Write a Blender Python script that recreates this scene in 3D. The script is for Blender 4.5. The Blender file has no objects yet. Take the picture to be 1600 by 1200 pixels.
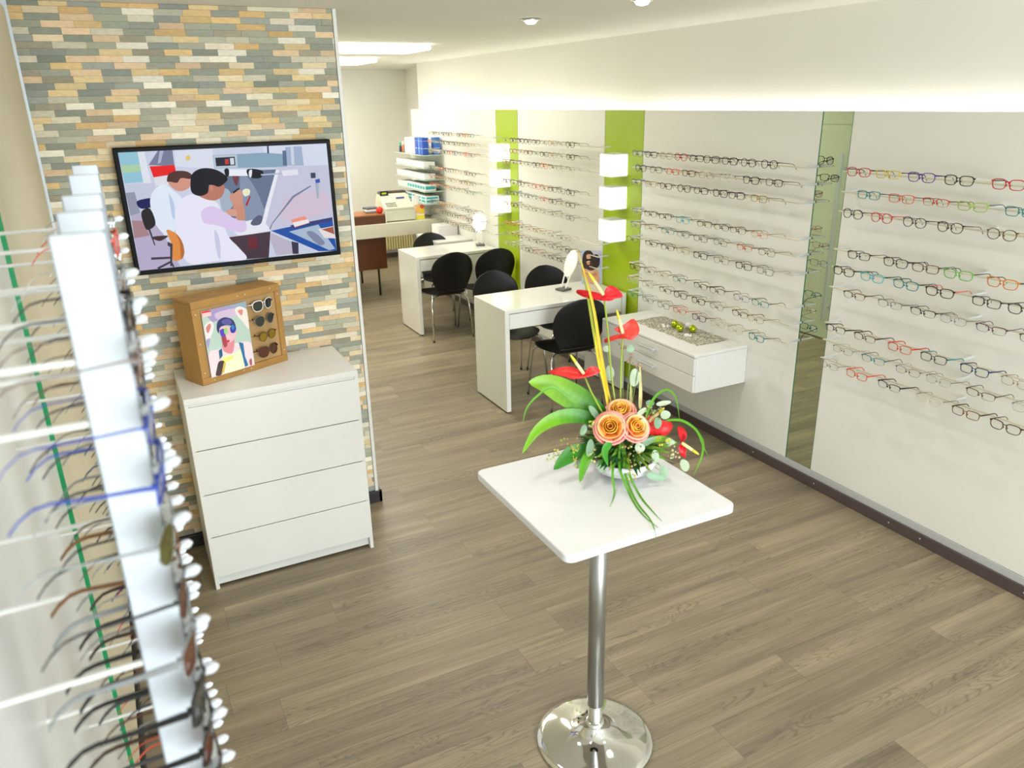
import bpy, math, random
import numpy as np
from mathutils import Matrix, Vector
random.seed(7)
SC = bpy.context.scene
COL = SC.collection
PI = math.pi

# ---------------------------------------------------------------- camera
CAM_R = ((0.890793, -0.453946, -0.020541), (-0.173408, -0.297805, -0.938745), (0.420022, 0.839789, -0.344))
CAM_C = Vector((-3.4737, -0.4468, 2.2347))
FPX = 1217.83
cam = bpy.data.cameras.new('camera')
cam.sensor_width = 36.0
cam.lens = FPX / 1600 * 36.0
cam.clip_start = 0.02
cam.dof.use_dof = True
cam.dof.focus_distance = 4.2
cam.dof.aperture_fstop = 4.0
camo = bpy.data.objects.new('camera', cam)
r_, d_, f_ = (Vector(v) for v in CAM_R)
m3 = Matrix((r_, -d_, -f_)).transposed()
camo.matrix_world = Matrix.Translation(CAM_C) @ m3.to_4x4()
COL.objects.link(camo)
SC.camera = camo

# ---------------------------------------------------------------- world, lights, exposure
SC.view_settings.view_transform = 'Standard'
SC.view_settings.look = 'None'
SC.view_settings.gamma = 1.0
SC.view_settings.use_curve_mapping = False
SC.view_settings.exposure = 0.62
SC.cycles.use_denoising = True
SC.cycles.max_bounces = 10
SC.cycles.transparent_max_bounces = 16
SC.cycles.caustics_reflective = False
SC.cycles.caustics_refractive = False
SC.cycles.sample_clamp_indirect = 6.0
world = bpy.data.worlds.new('daylight')
SC.world = world
world.use_nodes = True
world.node_tree.nodes['Background'].inputs[0].default_value = (0.88, 0.90, 1.0, 1)
world.node_tree.nodes['Background'].inputs[1].default_value = 1.6


def area_light(name, loc, rot, sx, sy, power, col):
    l = bpy.data.lights.new(name, 'AREA')
    l.shape = 'RECTANGLE'
    l.size, l.size_y = sx, sy
    l.energy = power
    l.color = col
    o = bpy.data.objects.new(name, l)
    o.location = loc
    o.rotation_euler = rot
    COL.objects.link(o)
    return o


# daylight coming in through the shop window behind the camera
area_light('window_daylight', (-1.75, -3.25, 1.45), (PI / 2, 0, 0), 3.3, 2.2, 225, (0.97, 0.955, 1.0))
# fluorescent luminaires on the ceiling
LAMPS = [(-1.58, 6.13, 1.2, 0.57), (-1.39, 8.17, 1.2, 0.7), (-1.70, 9.95, 1.2, 0.6)]  # last lamp is unseen, added to brighten the rear wall
for lx, ly, sx, sy in LAMPS:
    area_light('luminaire_light', (lx, ly, 2.598), (0, 0, 0), sx * 0.94, sy * 0.9, 15, (1.0, 0.95, 0.87))
DOWN = [(-1.168, 3.826), (-1.112, 2.84), (-1.15, 1.75), (-1.15, 0.6), (-1.15, -0.6), (-1.15, -1.8),
        (-2.9, 2.6), (-2.9, 1.2), (-2.9, -1.4)]  # first two are visible, the others are unseen and added for interior light
for dx, dy in DOWN:
    l = bpy.data.lights.new('downlight_light', 'SPOT')
    l.energy = 24 if dx < -2 and dy > 0 else (30 if dy > 2 else 13)
    l.spot_size = 2.5
    l.spot_blend = 1.0
    l.shadow_soft_size = 0.12
    l.color = (1.0, 0.965, 0.94)
    o = bpy.data.objects.new('downlight_light', l)
    o.location = (dx, dy, 2.62)
    COL.objects.link(o)
# ceiling luminaires in the front of the shop
for lx, ly in ((-2.3, -1.0), (-1.2, 1.2)):
    pass


# ---------------------------------------------------------------- materials
def lin(c):
    def g(v):
        v = v / 255.0
        return v / 12.92 if v <= 0.04045 else ((v + 0.055) / 1.055) ** 2.4
    return (g(c[0]), g(c[1]), g(c[2]), 1.0)


MATS = {}


def mat(name, rgb, rough=0.5, metal=0.0, emit=0.0, spec=0.5, noise=0.03, nscale=6.0, bump=0.0, bscale=80.0, coat=0.0, alpha=None):
    if name in MATS:
        return MATS[name]
    m = bpy.data.materials.new(name)
    m.use_nodes = True
    nt = m.node_tree
    b = nt.nodes['Principled BSDF']
    c = lin(rgb)
    b.inputs['Roughness'].default_value = rough
    b.inputs['Metallic'].default_value = metal
    b.inputs['Specular IOR Level'].default_value = spec
    if coat:
        b.inputs['Coat Weight'].default_value = coat
        b.inputs['Coat Roughness'].default_value = 0.08
    tc = nt.nodes.new('ShaderNodeTexCoord')
    nz = nt.nodes.new('ShaderNodeTexNoise')
    nz.inputs['Scale'].default_value = nscale
    nt.links.new(tc.outputs['Object'], nz.inputs['Vector'])
    mx = nt.nodes.new('ShaderNodeMix')
    mx.data_type = 'RGBA'
    mx.inputs[6].default_value = tuple(min(1, v * (1 + noise)) for v in c[:3]) + (1,)
    mx.inputs[7].default_value = tuple(v * (1 - noise) for v in c[:3]) + (1,)
    nt.links.new(nz.outputs[0], mx.inputs[0])
    nt.links.new(mx.outputs[2], b.inputs['Base Color'])
    if emit:
        b.inputs['Emission Color'].default_value = c
        b.inputs['Emission Strength'].default_value = emit
    if bump:
        n2 = nt.nodes.new('ShaderNodeTexNoise')
        n2.inputs['Scale'].default_value = bscale
        nt.links.new(tc.outputs['Object'], n2.inputs['Vector'])
        bp = nt.nodes.new('ShaderNodeBump')
        bp.inputs['Strength'].default_value = bump
        bp.inputs['Distance'].default_value = 0.002
        nt.links.new(n2.outputs[0], bp.inputs['Height'])
        nt.links.new(bp.outputs[0], b.inputs['Normal'])
    MATS[name] = m
    return m


def glassy(name, rgb, clear, rough=0.03, gloss=0.08):
    """thin clear sheet: mostly transparent, a little mirror, tinted"""
    m = bpy.data.materials.new(name)
    m.use_nodes = True
    nt = m.node_tree
    nt.nodes.remove(nt.nodes['Principled BSDF'])
    out = nt.nodes['Material Output']
    tr = nt.nodes.new('ShaderNodeBsdfTransparent')
    tr.inputs[0].default_value = lin(rgb)
    df = nt.nodes.new('ShaderNodeBsdfDiffuse')
    df.inputs[0].default_value = lin(rgb)
    gl = nt.nodes.new('ShaderNodeBsdfGlossy')
    gl.inputs['Roughness'].default_value = rough
    m1 = nt.nodes.new('ShaderNodeMixShader')
    m1.inputs[0].default_value = clear
    nt.links.new(df.outputs[0], m1.inputs[1])
    nt.links.new(tr.outputs[0], m1.inputs[2])
    fr = nt.nodes.new('ShaderNodeFresnel')
    fr.inputs[0].default_value = 1.45
    ad = nt.nodes.new('ShaderNodeMath')
    ad.operation = 'MULTIPLY_ADD'
    ad.inputs[1].default_value = 0.8
    ad.inputs[2].default_value = gloss * 0.3
    nt.links.new(fr.outputs[0], ad.inputs[0])
    m2 = nt.nodes.new('ShaderNodeMixShader')
    nt.links.new(ad.outputs[0], m2.inputs[0])
    nt.links.new(m1.outputs[0], m2.inputs[1])
    nt.links.new(gl.outputs[0], m2.inputs[2])
    nt.links.new(m2.outputs[0], out.inputs[0])
    return m


def attr_mat(name, rough=0.6, emit=0.0, noise=0.0, nscale=30.0, bump=0.0, spec=0.4, stretch=(1, 1, 1)):
    """colour comes from the mesh's own 'tint' attribute (printed pictures, mixed stones, petals)"""
    m = bpy.data.materials.new(name)
    m.use_nodes = True
    nt = m.node_tree
    b = nt.nodes['Principled BSDF']
    a = nt.nodes.new('ShaderNodeAttribute')
    a.attribute_name = 'tint'
    b.inputs['Roughness'].default_value = rough
    b.inputs['Specular IOR Level'].default_value = spec
    src = a.outputs[0]
    if noise:
        tc = nt.nodes.new('ShaderNodeTexCoord')
        mp = nt.nodes.new('ShaderNodeMapping')
        mp.inputs['Scale'].default_value = stretch
        nz = nt.nodes.new('ShaderNodeTexNoise')
        nz.inputs['Scale'].default_value = nscale
        nz.inputs['Detail'].default_value = 5
        nt.links.new(tc.outputs['Object'], mp.inputs[0])
        nt.links.new(mp.outputs[0], nz.inputs['Vector'])
        mr = nt.nodes.new('ShaderNodeMapRange')
        mr.inputs[1].default_value = 0.3
        mr.inputs[2].default_value = 0.7
        mr.inputs[3].default_value = 1 - noise
        mr.inputs[4].default_value = 1 + noise
        nt.links.new(nz.outputs[0], mr.inputs[0])
        vm = nt.nodes.new('ShaderNodeVectorMath')
        vm.operation = 'SCALE'
        nt.links.new(src, vm.inputs[0])
        nt.links.new(mr.outputs[0], vm.inputs['Scale'])
        src = vm.outputs[0]
        if bump:
            bp = nt.nodes.new('ShaderNodeBump')
            bp.inputs['Strength'].default_value = bump
            bp.inputs['Distance'].default_value = 0.003
            nt.links.new(nz.outputs[0], bp.inputs['Height'])
            nt.links.new(bp.outputs[0], b.inputs['Normal'])
    nt.links.new(src, b.inputs['Base Color'])
    if emit:
        b.inputs['Base Color'].default_value = (0, 0, 0, 1)
        for l in list(nt.links):
            if l.to_socket == b.inputs['Base Color']:
                nt.links.remove(l)
        nt.links.new(src, b.inputs['Emission Color'])
        b.inputs['Emission Strength'].default_value = emit
    return m


# ---------------------------------------------------------------- mesh helpers
class MB:
    def __init__(s):
        s.v, s.f, s.mi, s.c = [], [], [], []

    def face(s, idx, mi=0, col=None):
        s.f.append(tuple(idx)); s.mi.append(mi); s.c.append(col)

    def box(s, x0, x1, y0, y1, z0, z1, mi=0, col=None, M=None):
        n = len(s.v)
        for x, y, z in ((x0, y0, z0), (x1, y0, z0), (x1, y1, z0), (x0, y1, z0), (x0, y0, z1), (x1, y0, z1), (x1, y1, z1), (x0, y1, z1)):
            p = Vector((x, y, z))
            s.v.append(tuple(M @ p) if M else tuple(p))
        for q in ((0, 3, 2, 1), (4, 5, 6, 7), (0, 1, 5, 4), (1, 2, 6, 5), (2, 3, 7, 6), (3, 0, 4, 7)):
            s.face([n + i for i in q], mi, col)
        return s

    def loop(s, pts):
        n = len(s.v)
        s.v += [tuple(p) for p in pts]
        return list(range(n, n + len(pts)))

    def strip(s, a, b, closed=True, mi=0, col=None):
        k = len(a)
        for i in range(k if closed else k - 1):
            j = (i + 1) % k
            s.face((a[i], a[j], b[j], b[i]), mi, col)

    def tube(s, pts, rad, seg=8, mi=0, col=None, cap=True, flat=1.0):
        pts = [Vector(p) for p in pts]
        if not isinstance(rad, (list, tuple)):
            rad = [rad] * len(pts)
        prev = None
        rings = []
        up = None
        for i, p in enumerate(pts):
            if i == 0: t = pts[1] - pts[0]
            elif i == len(pts) - 1: t = pts[-1] - pts[-2]
            else: t = (pts[i + 1] - pts[i - 1])
            t.normalize()
            if up is None:
                up = Vector((0, 0, 1)) if abs(t.z) < 0.9 else Vector((1, 0, 0))
            side = t.cross(up).normalized()
            up = side.cross(t).normalized()
            ring = [p + (side * math.cos(2 * PI * k / seg) + up * math.sin(2 * PI * k / seg) * flat) * rad[i] for k in range(seg)]
            rings.append(s.loop(ring))
        for a, b in zip(rings, rings[1:]):
            s.strip(a, b, True, mi, col)
        if cap:
            s.face(rings[0][::-1], mi, col)
            s.face(rings[-1], mi, col)
        return s

    def lathe(s, prof, seg=32, c=(0, 0, 0), mi=0, col=None, M=None, sx=1, sy=1):
        rings = []
        for r, z in prof:
            ring = [Vector((c[0] + r * sx * math.cos(2 * PI * k / seg), c[1] + r * sy * math.sin(2 * PI * k / seg), c[2] + z)) for k in range(seg)]
            if M: ring = [M @ p for p in ring]
            rings.append(s.loop(ring))
        for a, b in zip(rings, rings[1:]):
            s.strip(a, b, True, mi, col)
        s.face(rings[0][::-1], mi, col)
        s.face(rings[-1], mi, col)
        return s

    def sphere(s, c, r, seg=16, rings=10, mi=0, col=None, sc=(1, 1, 1)):
        n = len(s.v)
        rr = []
        for i in range(1, rings):
            a = PI * i / rings
            rr.append(s.loop([(c[0] + r * sc[0] * math.sin(a) * math.cos(2 * PI * k / seg), c[1] + r * sc[1] * math.sin(a) * math.sin(2 * PI * k / seg), c[2] - r * sc[2] * math.cos(a)) for k in range(seg)]))
        for a, b in zip(rr, rr[1:]):
            s.strip(a, b, True, mi, col)
        bt = s.loop([(c[0], c[1], c[2] - r * sc[2])])[0]
        tp = s.loop([(c[0], c[1], c[2] + r * sc[2])])[0]
        for k in range(seg):
            j = (k + 1) % seg
            s.face((bt, rr[0][j], rr[0][k]), mi, col)
            s.face((tp, rr[-1][k], rr[-1][j]), mi, col)
        return s

    def mesh(s, name, mats, smooth=False):
        me = bpy.data.meshes.new(name)
        me.from_pydata(s.v, [], s.f)
        for m in mats:
            me.materials.append(m)
        me.polygons.foreach_set('material_index', s.mi)
        if any(c is not None for c in s.c):
            at = me.color_attributes.new('tint', 'FLOAT_COLOR', 'CORNER')
            buf = []
            for f, c in zip(s.f, s.c):
                cc = lin(c) if c is not None else (0.5, 0.5, 0.5, 1)
                buf += list(cc) * len(f)
            at.data.foreach_set('color', buf)
        if smooth:
            me.polygons.foreach_set('use_smooth', [True] * len(s.f))
        me.update()
        return me

    def build(s, name, mats, parent=None, smooth=False, bevel=0, loc=None, auto=None, seg=2):
        if not isinstance(mats, (list, tuple)):
            mats = [mats]
        me = s.mesh(name, mats, smooth)
        o = bpy.data.objects.new(name, me)
        COL.objects.link(o)
        if parent: o.parent = parent
        if loc: o.location = loc
        if bevel:
            b = o.modifiers.new('bevel', 'BEVEL')
            b.width = bevel; b.segments = seg; b.limit_method = 'ANGLE'
        if auto:
            with bpy.context.temp_override(object=o, active_object=o, selected_objects=[o], selected_editable_objects=[o]):
                try: bpy.ops.object.shade_auto_smooth(angle=auto)
                except Exception: pass
        return o


def empty(name, loc=(0, 0, 0), rz=0.0):
    o = bpy.data.objects.new(name, None)
    o.location = loc
    o.rotation_euler = (0, 0, rz)
    o.empty_display_size = 0.05
    COL.objects.link(o)
    return o


def tag(o, label=None, cat=None, group=None, kind=None):
    if label: o['label'] = label
    if cat: o['category'] = cat
    if group: o['group'] = group
    if kind: o['kind'] = kind
    return o


def copy_tree(o, parent=None):
    c = o.copy()
    COL.objects.link(c)
    if parent: c.parent = parent
    for ch in list(o.children):
        copy_tree(ch, c)
    return c


def struct(o):
    o['kind'] = 'structure'
    return o


ORD = ['first', 'second', 'third', 'fourth', 'fifth', 'sixth', 'seventh', 'eighth', 'ninth', 'tenth', 'eleventh', 'twelfth',
       'thirteenth', 'fourteenth', 'fifteenth', 'sixteenth', 'seventeenth', 'eighteenth', 'nineteenth', 'twentieth']

WHITE = mat('white_lacquer', (226, 225, 221), 0.35, noise=0.01)
GLOSS = mat('white_high_gloss', (238, 237, 232), 0.10, noise=0.01, coat=0.5)
WALLW = mat('white_wall_paint', (238, 236, 229), 0.85, noise=0.015, nscale=2.0, bump=0.05, bscale=200)
CEIL = mat('ceiling_paint', (238, 236, 228), 0.9, noise=0.01, nscale=2.0)
PANEL = mat('cream_display_board', (236, 235, 228), 0.45, noise=0.01, nscale=2.0)
CHROME = mat('chrome', (225, 225, 222), 0.06, 1.0, noise=0.0)
ALU = mat('brushed_aluminium', (208, 211, 213), 0.38, 0.35, noise=0.04, nscale=20)
BLACKP = mat('black_plastic', (12, 12, 13), 0.25)

# ---------------------------------------------------------------- floor
def floor_material():
    m = bpy.data.materials.new('grey_oak_planks')
    m.use_nodes = True
    nt = m.node_tree
    N, L = nt.nodes, nt.links
    b = N['Principled BSDF']

    def math_(op, a=None, bb=None, c=None):
        n = N.new('ShaderNodeMath'); n.operation = op
        for i, v in enumerate((a, bb, c)):
            if v is None: continue
            if isinstance(v, (int, float)): n.inputs[i].default_value = v
            else: L.new(v, n.inputs[i])
        return n.outputs[0]
    tc = N.new('ShaderNodeTexCoord')
    sp = N.new('ShaderNodeSeparateXYZ')
    L.new(tc.outputs['Object'], sp.inputs[0])
    PW, PL = 0.185, 1.22
    ry = math_('DIVIDE', sp.outputs[1], PW)
    row = math_('FLOOR', ry)
    wn = N.new('ShaderNodeTexWhiteNoise'); wn.noise_dimensions = '1D'
    L.new(row, wn.inputs['W'])
    cx = math_('ADD', math_('DIVIDE', sp.outputs[0], PL), math_('MULTIPLY', wn.outputs[0], 7.0))
    colm = math_('FLOOR', cx)
    cmb = N.new('ShaderNodeCombineXYZ')
    L.new(row, cmb.inputs[0]); L.new(colm, cmb.inputs[1])
    w2 = N.new('ShaderNodeTexWhiteNoise'); w2.noise_dimensions = '3D'
    L.new(cmb.outputs[0], w2.inputs['Vector'])
    # grain coordinates shifted plank by plank
    sc = N.new('ShaderNodeVectorMath'); sc.operation = 'SCALE'
    L.new(w2.outputs['Color'], sc.inputs[0]); sc.inputs['Scale'].default_value = 30.0
    ad = N.new('ShaderNodeVectorMath'); ad.operation = 'ADD'
    L.new(tc.outputs['Object'], ad.inputs[0]); L.new(sc.outputs[0], ad.inputs[1])

    def noise(scale, vec, stretch, detail=4, dist=0.0, rough=0.55):
        mp = N.new('ShaderNodeMapping'); mp.inputs['Scale'].default_value = stretch
        L.new(vec, mp.inputs[0])
        n = N.new('ShaderNodeTexNoise'); n.inputs['Scale'].default_value = scale
        n.inputs['Detail'].default_value = detail; n.inputs['Distortion'].default_value = dist
        n.inputs['Roughness'].default_value = rough
        L.new(mp.outputs[0], n.inputs['Vector'])
        return n.outputs[0]
    broad = noise(1.0, ad.outputs[0], (0.7, 9.0, 1), 3)
    grain = noise(3.0, ad.outputs[0], (0.8, 34.0, 1), 5, 0.5, 0.65)
    # cathedral figure: contour lines of a long stretched noise
    fig = noise(1.0, ad.outputs[0], (1.5, 10.0, 1), 2, 0.4)
    lines = math_('FRACT', math_('MULTIPLY', fig, 26.0))
    lines = math_('ABSOLUTE', math_('SUBTRACT', lines, 0.5))
    lines = math_('MULTIPLY', lines, 2.0)
    maskn = noise(1.0, ad.outputs[0], (1.1, 7.0, 1), 2)
    mr = N.new('ShaderNodeMapRange'); L.new(maskn, mr.inputs[0])
    mr.inputs[1].default_value = 0.50; mr.inputs[2].default_value = 0.62
    figm = math_('MULTIPLY', math_('MULTIPLY', math_('POWER', lines, 3.0), mr.outputs[0]), 0.50)
    # colour
    r1 = N.new('ShaderNodeValToRGB')
    e = r1.color_ramp.elements
    e[0].position, e[0].color = 0.30, lin((99, 88, 75))
    e[1].position, e[1].color = 0.72, lin((174, 158, 128))
    x = e.new(0.5); x.color = lin((135, 122, 100))
    tone = math_('ADD', math_('MULTIPLY_ADD', broad, 0.50, 0.06), math_('MULTIPLY', grain, 0.38))
    tone = math_('ADD', tone, math_('MULTIPLY', math_('SUBTRACT', w2.outputs[0], 0.5), 0.06))
    L.new(tone, r1.inputs[0])
    dk = N.new('ShaderNodeMix'); dk.data_type = 'RGBA'
    L.new(figm, dk.inputs[0]); L.new(r1.outputs[0], dk.inputs[6]); dk.inputs[7].default_value = lin((70, 62, 54))
    # joints
    fy = math_('FRACT', ry)
    jy = math_('LESS_THAN', math_('MINIMUM', fy, math_('SUBTRACT', 1.0, fy)), 0.006)
    fx = math_('FRACT', cx)
    jx = math_('LESS_THAN', math_('MINIMUM', fx, math_('SUBTRACT', 1.0, fx)), 0.0009)
    j = math_('MULTIPLY', math_('MAXIMUM', jy, jx), 0.45)
    jm = N.new('ShaderNodeMix'); jm.data_type = 'RGBA'
    L.new(j, jm.inputs[0]); L.new(dk.outputs[2], jm.inputs[6]); jm.inputs[7].default_value = lin((70, 62, 52))
    L.new(jm.outputs[2], b.inputs['Base Color'])
    b.inputs['Roughness'].default_value = 0.42
    b.inputs['Specular IOR Level'].default_value = 0.4
    bp = N.new('ShaderNodeBump'); bp.inputs['Strength'].default_value = 0.12; bp.inputs['Distance'].default_value = 0.002
    L.new(grain, bp.inputs['Height']); L.new(bp.outputs[0], b.inputs['Normal'])
    return m


struct(MB().box(-4.6, 1.0, -3.2, 11.1, -0.06, 0).build('floor', floor_material()))
struct(MB().box(-4.6, 1.0, -3.2, 11.1, 2.655, 2.72).build('ceiling', CEIL))
struct(MB().box(0.115, 0.63, -3.0, 9.12, 0, 2.655).build('wall_right', WALLW))
struct(MB().box(0.63, 0.78, 9.12, 11.0, 0, 2.655).build('wall_right_rear', WALLW))
struct(MB().box(-2.52, 0.78, 10.95, 11.08, 0, 2.655).build('wall_back', WALLW))
struct(MB().box(-3.87, -3.735, -3.0, 3.72, 0, 2.655).build('wall_left', mat('cream_wall_paint', (224, 217, 196), 0.8, noise=0.02, nscale=2)))
struct(MB().box(-2.55, -2.42, 3.72, 10.95, 0, 2.655).build('wall_side', mat('pale_wall_paint', (226, 229, 212), 0.8, noise=0.01)))
# front wall with the shop window opening
struct(MB().box(-3.735, -3.45, -3.12, -3.0, 0, 2.655).box(-0.1, 0.115, -3.12, -3.0, 0, 2.655)
       .box(-3.45, -0.1, -3.12, -3.0, 0, 0.32).box(-3.45, -0.1, -3.12, -3.0, 2.55, 2.655).build('wall_front', WALLW))
wf = struct(MB().box(-3.45, -3.39, -3.1, -3.03, 0.32, 2.55).box(-0.16, -0.1, -3.1, -3.03, 0.32, 2.55).box(-3.39, -0.16, -3.1, -3.03, 0.32, 0.38)
            .box(-3.39, -0.16, -3.1, -3.03, 2.49, 2.55).box(-1.8, -1.74, -3.1, -3.03, 0.38, 2.49).build('window_1', ALU))
MB().box(-3.39, -0.16, -3.075, -3.065, 0.38, 2.49).build('pane', glassy('window_glass', (240, 246, 244), 1.0), wf)

# skirting with an aluminium profile on top of a dark strip
DARK = mat('dark_brown_skirting', (82, 70, 68), 0.45, noise=0.06)
b1 = struct(MB().box(-0.012, 0.012, -3.0, 9.1, 0, 0.062).build('baseboard_right', DARK, bevel=0.002))
MB().box(-0.002, 0.012, -3.0, 9.1, 0.062, 0.102).build('aluminium_profile', ALU, b1, bevel=0.0015)
for yy in (1.22, 1.76, 1.95, 2.47, 2.98, -0.4):
    MB().lathe([(0.004, 0), (0.004, 0.002)], 10, M=Matrix.Translation((-0.012, yy, 0.036)) @ Matrix.Rotation(-PI / 2, 4, 'Y')).build('screw', ALU, b1)
b2 = struct(MB().box(-2.42, 0.63, 10.93, 10.95, 0, 0.07).build('baseboard_back', DARK))
MB().box(-2.42, 0.63, 10.935, 10.95, 0.07, 0.11).build('aluminium_profile', ALU, b2)
struct(MB().box(-3.735, -3.705, 1.85, 3.59, 0, 0.075).build('baseboard_left', mat('black_skirting', (40, 36, 36), 0.4), bevel=0.002))

# ---------------------------------------------------------------- slate wall
SY = 3.615
sb = MB()
sb.box(-3.735, -2.365, SY, 3.72, 0, 2.655, 0, (150, 150, 140))
warm = [(222, 190, 136), (226, 200, 152), (232, 212, 176), (236, 224, 200), (214, 178, 124), (226, 196, 160), (216, 208, 184), (240, 232, 214)]
cool = [(158, 160, 144), (150, 154, 146), (170, 170, 150), (164, 166, 156), (142, 146, 132), (182, 180, 162), (154, 158, 142), (164, 154, 134)]
rr = random.Random(3)
rh = 0.0272
z = 0.078
k = 0
TW = 0.118
fam = True
while z < 2.648:
    off = (k * 0.041 + (k % 3) * 0.017) % TW
    x = -3.735 - off
    while x < -2.365:
        w = TW * rr.uniform(0.88, 1.12)
        a, b_ = max(x, -3.733), min(x + w, -2.368)
        if b_ - a > 0.004:
            fam = (rr.random() < 0.40) if fam else (rr.random() < 0.84)
            c = rr.choice(warm if fam else cool)
            j = rr.uniform(0.93, 1.06)
            c = tuple(min(255, v * j) for v in c)
            dpt = rr.uniform(0.004, 0.0075)
            sb.box(a + 0.0004, b_ - 0.0004, SY - dpt, SY + 0.01, z + 0.0004, min(z + rh, 2.654) - 0.0004, 0, c)
        x += w
    z += rh
    k += 1
sl = sb.build('wall_slate', attr_mat('split_slate_tiles', 0.62, noise=0.09, nscale=38, bump=0.35, stretch=(1, 1, 2.6)))
struct(sl)
struct(MB().box(-2.366, -2.348, SY - 0.012, 3.74, 0.06, 2.655).build('trim_1', WHITE, bevel=0.002))
struct(MB().box(-3.738, -3.706, SY - 0.018, SY + 0.01, 0.06, 2.655).build('trim_2', mat('silver_trim', (205, 212, 220), 0.35, 0.4)))
struct(MB().box(-3.722, -2.33, SY - 0.022, SY - 0.006, 0, 0.072).box(-2.348, -2.33, SY - 0.022, 3.74, 0, 0.072).build('baseboard_slate', mat('black_skirting', (60, 52, 48), 0.4), bevel=0.002))

# side door that shows up in the wall mirror
PALE = mat('pale_green_door', (214, 220, 196), 0.5, noise=0.01)
d1 = struct(MB().box(-2.42, -2.40, 4.55, 5.75, 0.01, 1.95).box(-2.42, -2.412, 4.45, 5.85, 1.96, 2.655).build('door_1', PALE, bevel=0.003))
MB().box(-2.355, -2.325, 4.585, 4.615, 0.2, 1.72).box(-2.40, -2.34, 4.59, 4.61, 0.32, 0.34).box(-2.40, -2.34, 4.59, 4.61, 1.58, 1.60).build('bar_handle', ALU, d1, bevel=0.003)
# ---------------------------------------------------------------- display boards on the right wall
GREEN = mat('lime_green_board', (165, 190, 8), 0.35, noise=0.03, nscale=2)
ZT = 2.137
boards = [('display_board', PANEL, 8.08, 9.10, 'cream wall board behind the glass shelves in the far corner'),
          ('display_board', PANEL, 6.733, 8.074, 'cream wall board between the glass shelves and the far green board'),
          ('display_board', GREEN, 6.273, 6.727, 'lime green wall board with three light cubes farther from the camera'),
          ('display_board', PANEL, 4.815, 6.267, 'wide cream wall board between the two lime green boards'),
          ('display_board', GREEN, 4.318, 4.811, 'lime green wall board with three light cubes nearer the camera'),
          ('display_board', PANEL, 2.722, 4.314, 'cream wall board between the near green board and the mirror'),
          ('display_board', PANEL, -1.6, 2.520, 'cream wall board nearest the camera, right of the mirror')]
for nm, m, y0, y1, lab in boards:
    o = MB().box(0.0, 0.055, y0 + 0.001, y1 - 0.001, 0.104, ZT).build(nm, m, bevel=0.0015)
    tag(o, lab, 'wall panel', 'tall boards along the right wall')
mir = MB().box(0.004, 0.012, 2.5225, 2.7195, 0.104, ZT).build('wall_mirror', mat('mirror_silver', (214, 224, 205), 0.01, 1.0, noise=0))
tag(mir, 'tall narrow mirror strip between two cream wall boards', 'mirror')
MB().box(0.001, 0.0125, 2.5195, 2.5225, 0.104, ZT).box(0.001, 0.0125, 2.7195, 2.7215, 0.104, ZT).build('green_glass_edge', mat('green_glass_edge', (60, 125, 95), 0.1), mir)
MB().box(0.0125, 0.055, 2.5225, 2.7195, 0.104, ZT).build('backing', PANEL, mir)
# LED strip lying on top of the boards, washing the wall above
led = MB().box(0.062, 0.108, 0.0 - 1.6, 9.05, 2.112, 2.120).build('led_strip', mat('led_white', (255, 252, 244), 0.5, emit=4.0, noise=0))
tag(led, 'long white light strip along the top of the wall boards', 'light')
MB().box(0.056, 0.114, -1.6, 9.08, 2.09, 2.111).build('channel', ALU, led)

# ---------------------------------------------------------------- ceiling lamps
for i, (lx, ly, sx, sy) in enumerate(LAMPS):
    t = empty('ceiling_lamp', (lx, ly, 2.655))
    tag(t, ['flat glowing ceiling lamp nearer the camera, right of the slate wall', 'flat glowing ceiling lamp farther back, right of the slate wall', 'added flat ceiling lamp nearest the rear wall, unseen behind the slate wall'][i], 'lamp', 'flat ceiling lamps')
    MB().box(-sx / 2, sx / 2, -sy / 2, sy / 2, -0.045, -0.012).build('diffuser', mat('lamp_diffuser', (255, 252, 238), 0.4, emit=4.0, noise=0), t, bevel=0.01)
    MB().box(-sx / 2 + 0.04, sx / 2 - 0.04, -sy / 2 + 0.04, sy / 2 - 0.04, -0.012, 0).build('housing', WHITE, t)
lab = {0: 'small recessed ceiling spotlight in the middle of the visible ceiling', 1: 'small recessed ceiling spotlight at the top edge of the picture'}
for i, (dx, dy) in enumerate(DOWN):
    t = empty('ceiling_spotlight', (dx, dy, 2.655))
    tag(t, lab.get(i, 'small recessed ceiling spotlight added above the front of the shop, outside the picture'), 'spotlight', 'recessed ceiling spotlights')
    MB().lathe([(0.052, -0.001), (0.056, -0.006), (0.040, -0.012), (0.038, -0.002)], 28).build('trim_ring', CHROME, t, smooth=True)
    MB().lathe([(0.036, -0.004), (0.036, -0.012), (0.026, -0.024), (0.010, -0.028)], 24).build('bulb', mat('warm_bulb', (255, 244, 214), 0.4, emit=9.0, noise=0), t, smooth=True)

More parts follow.
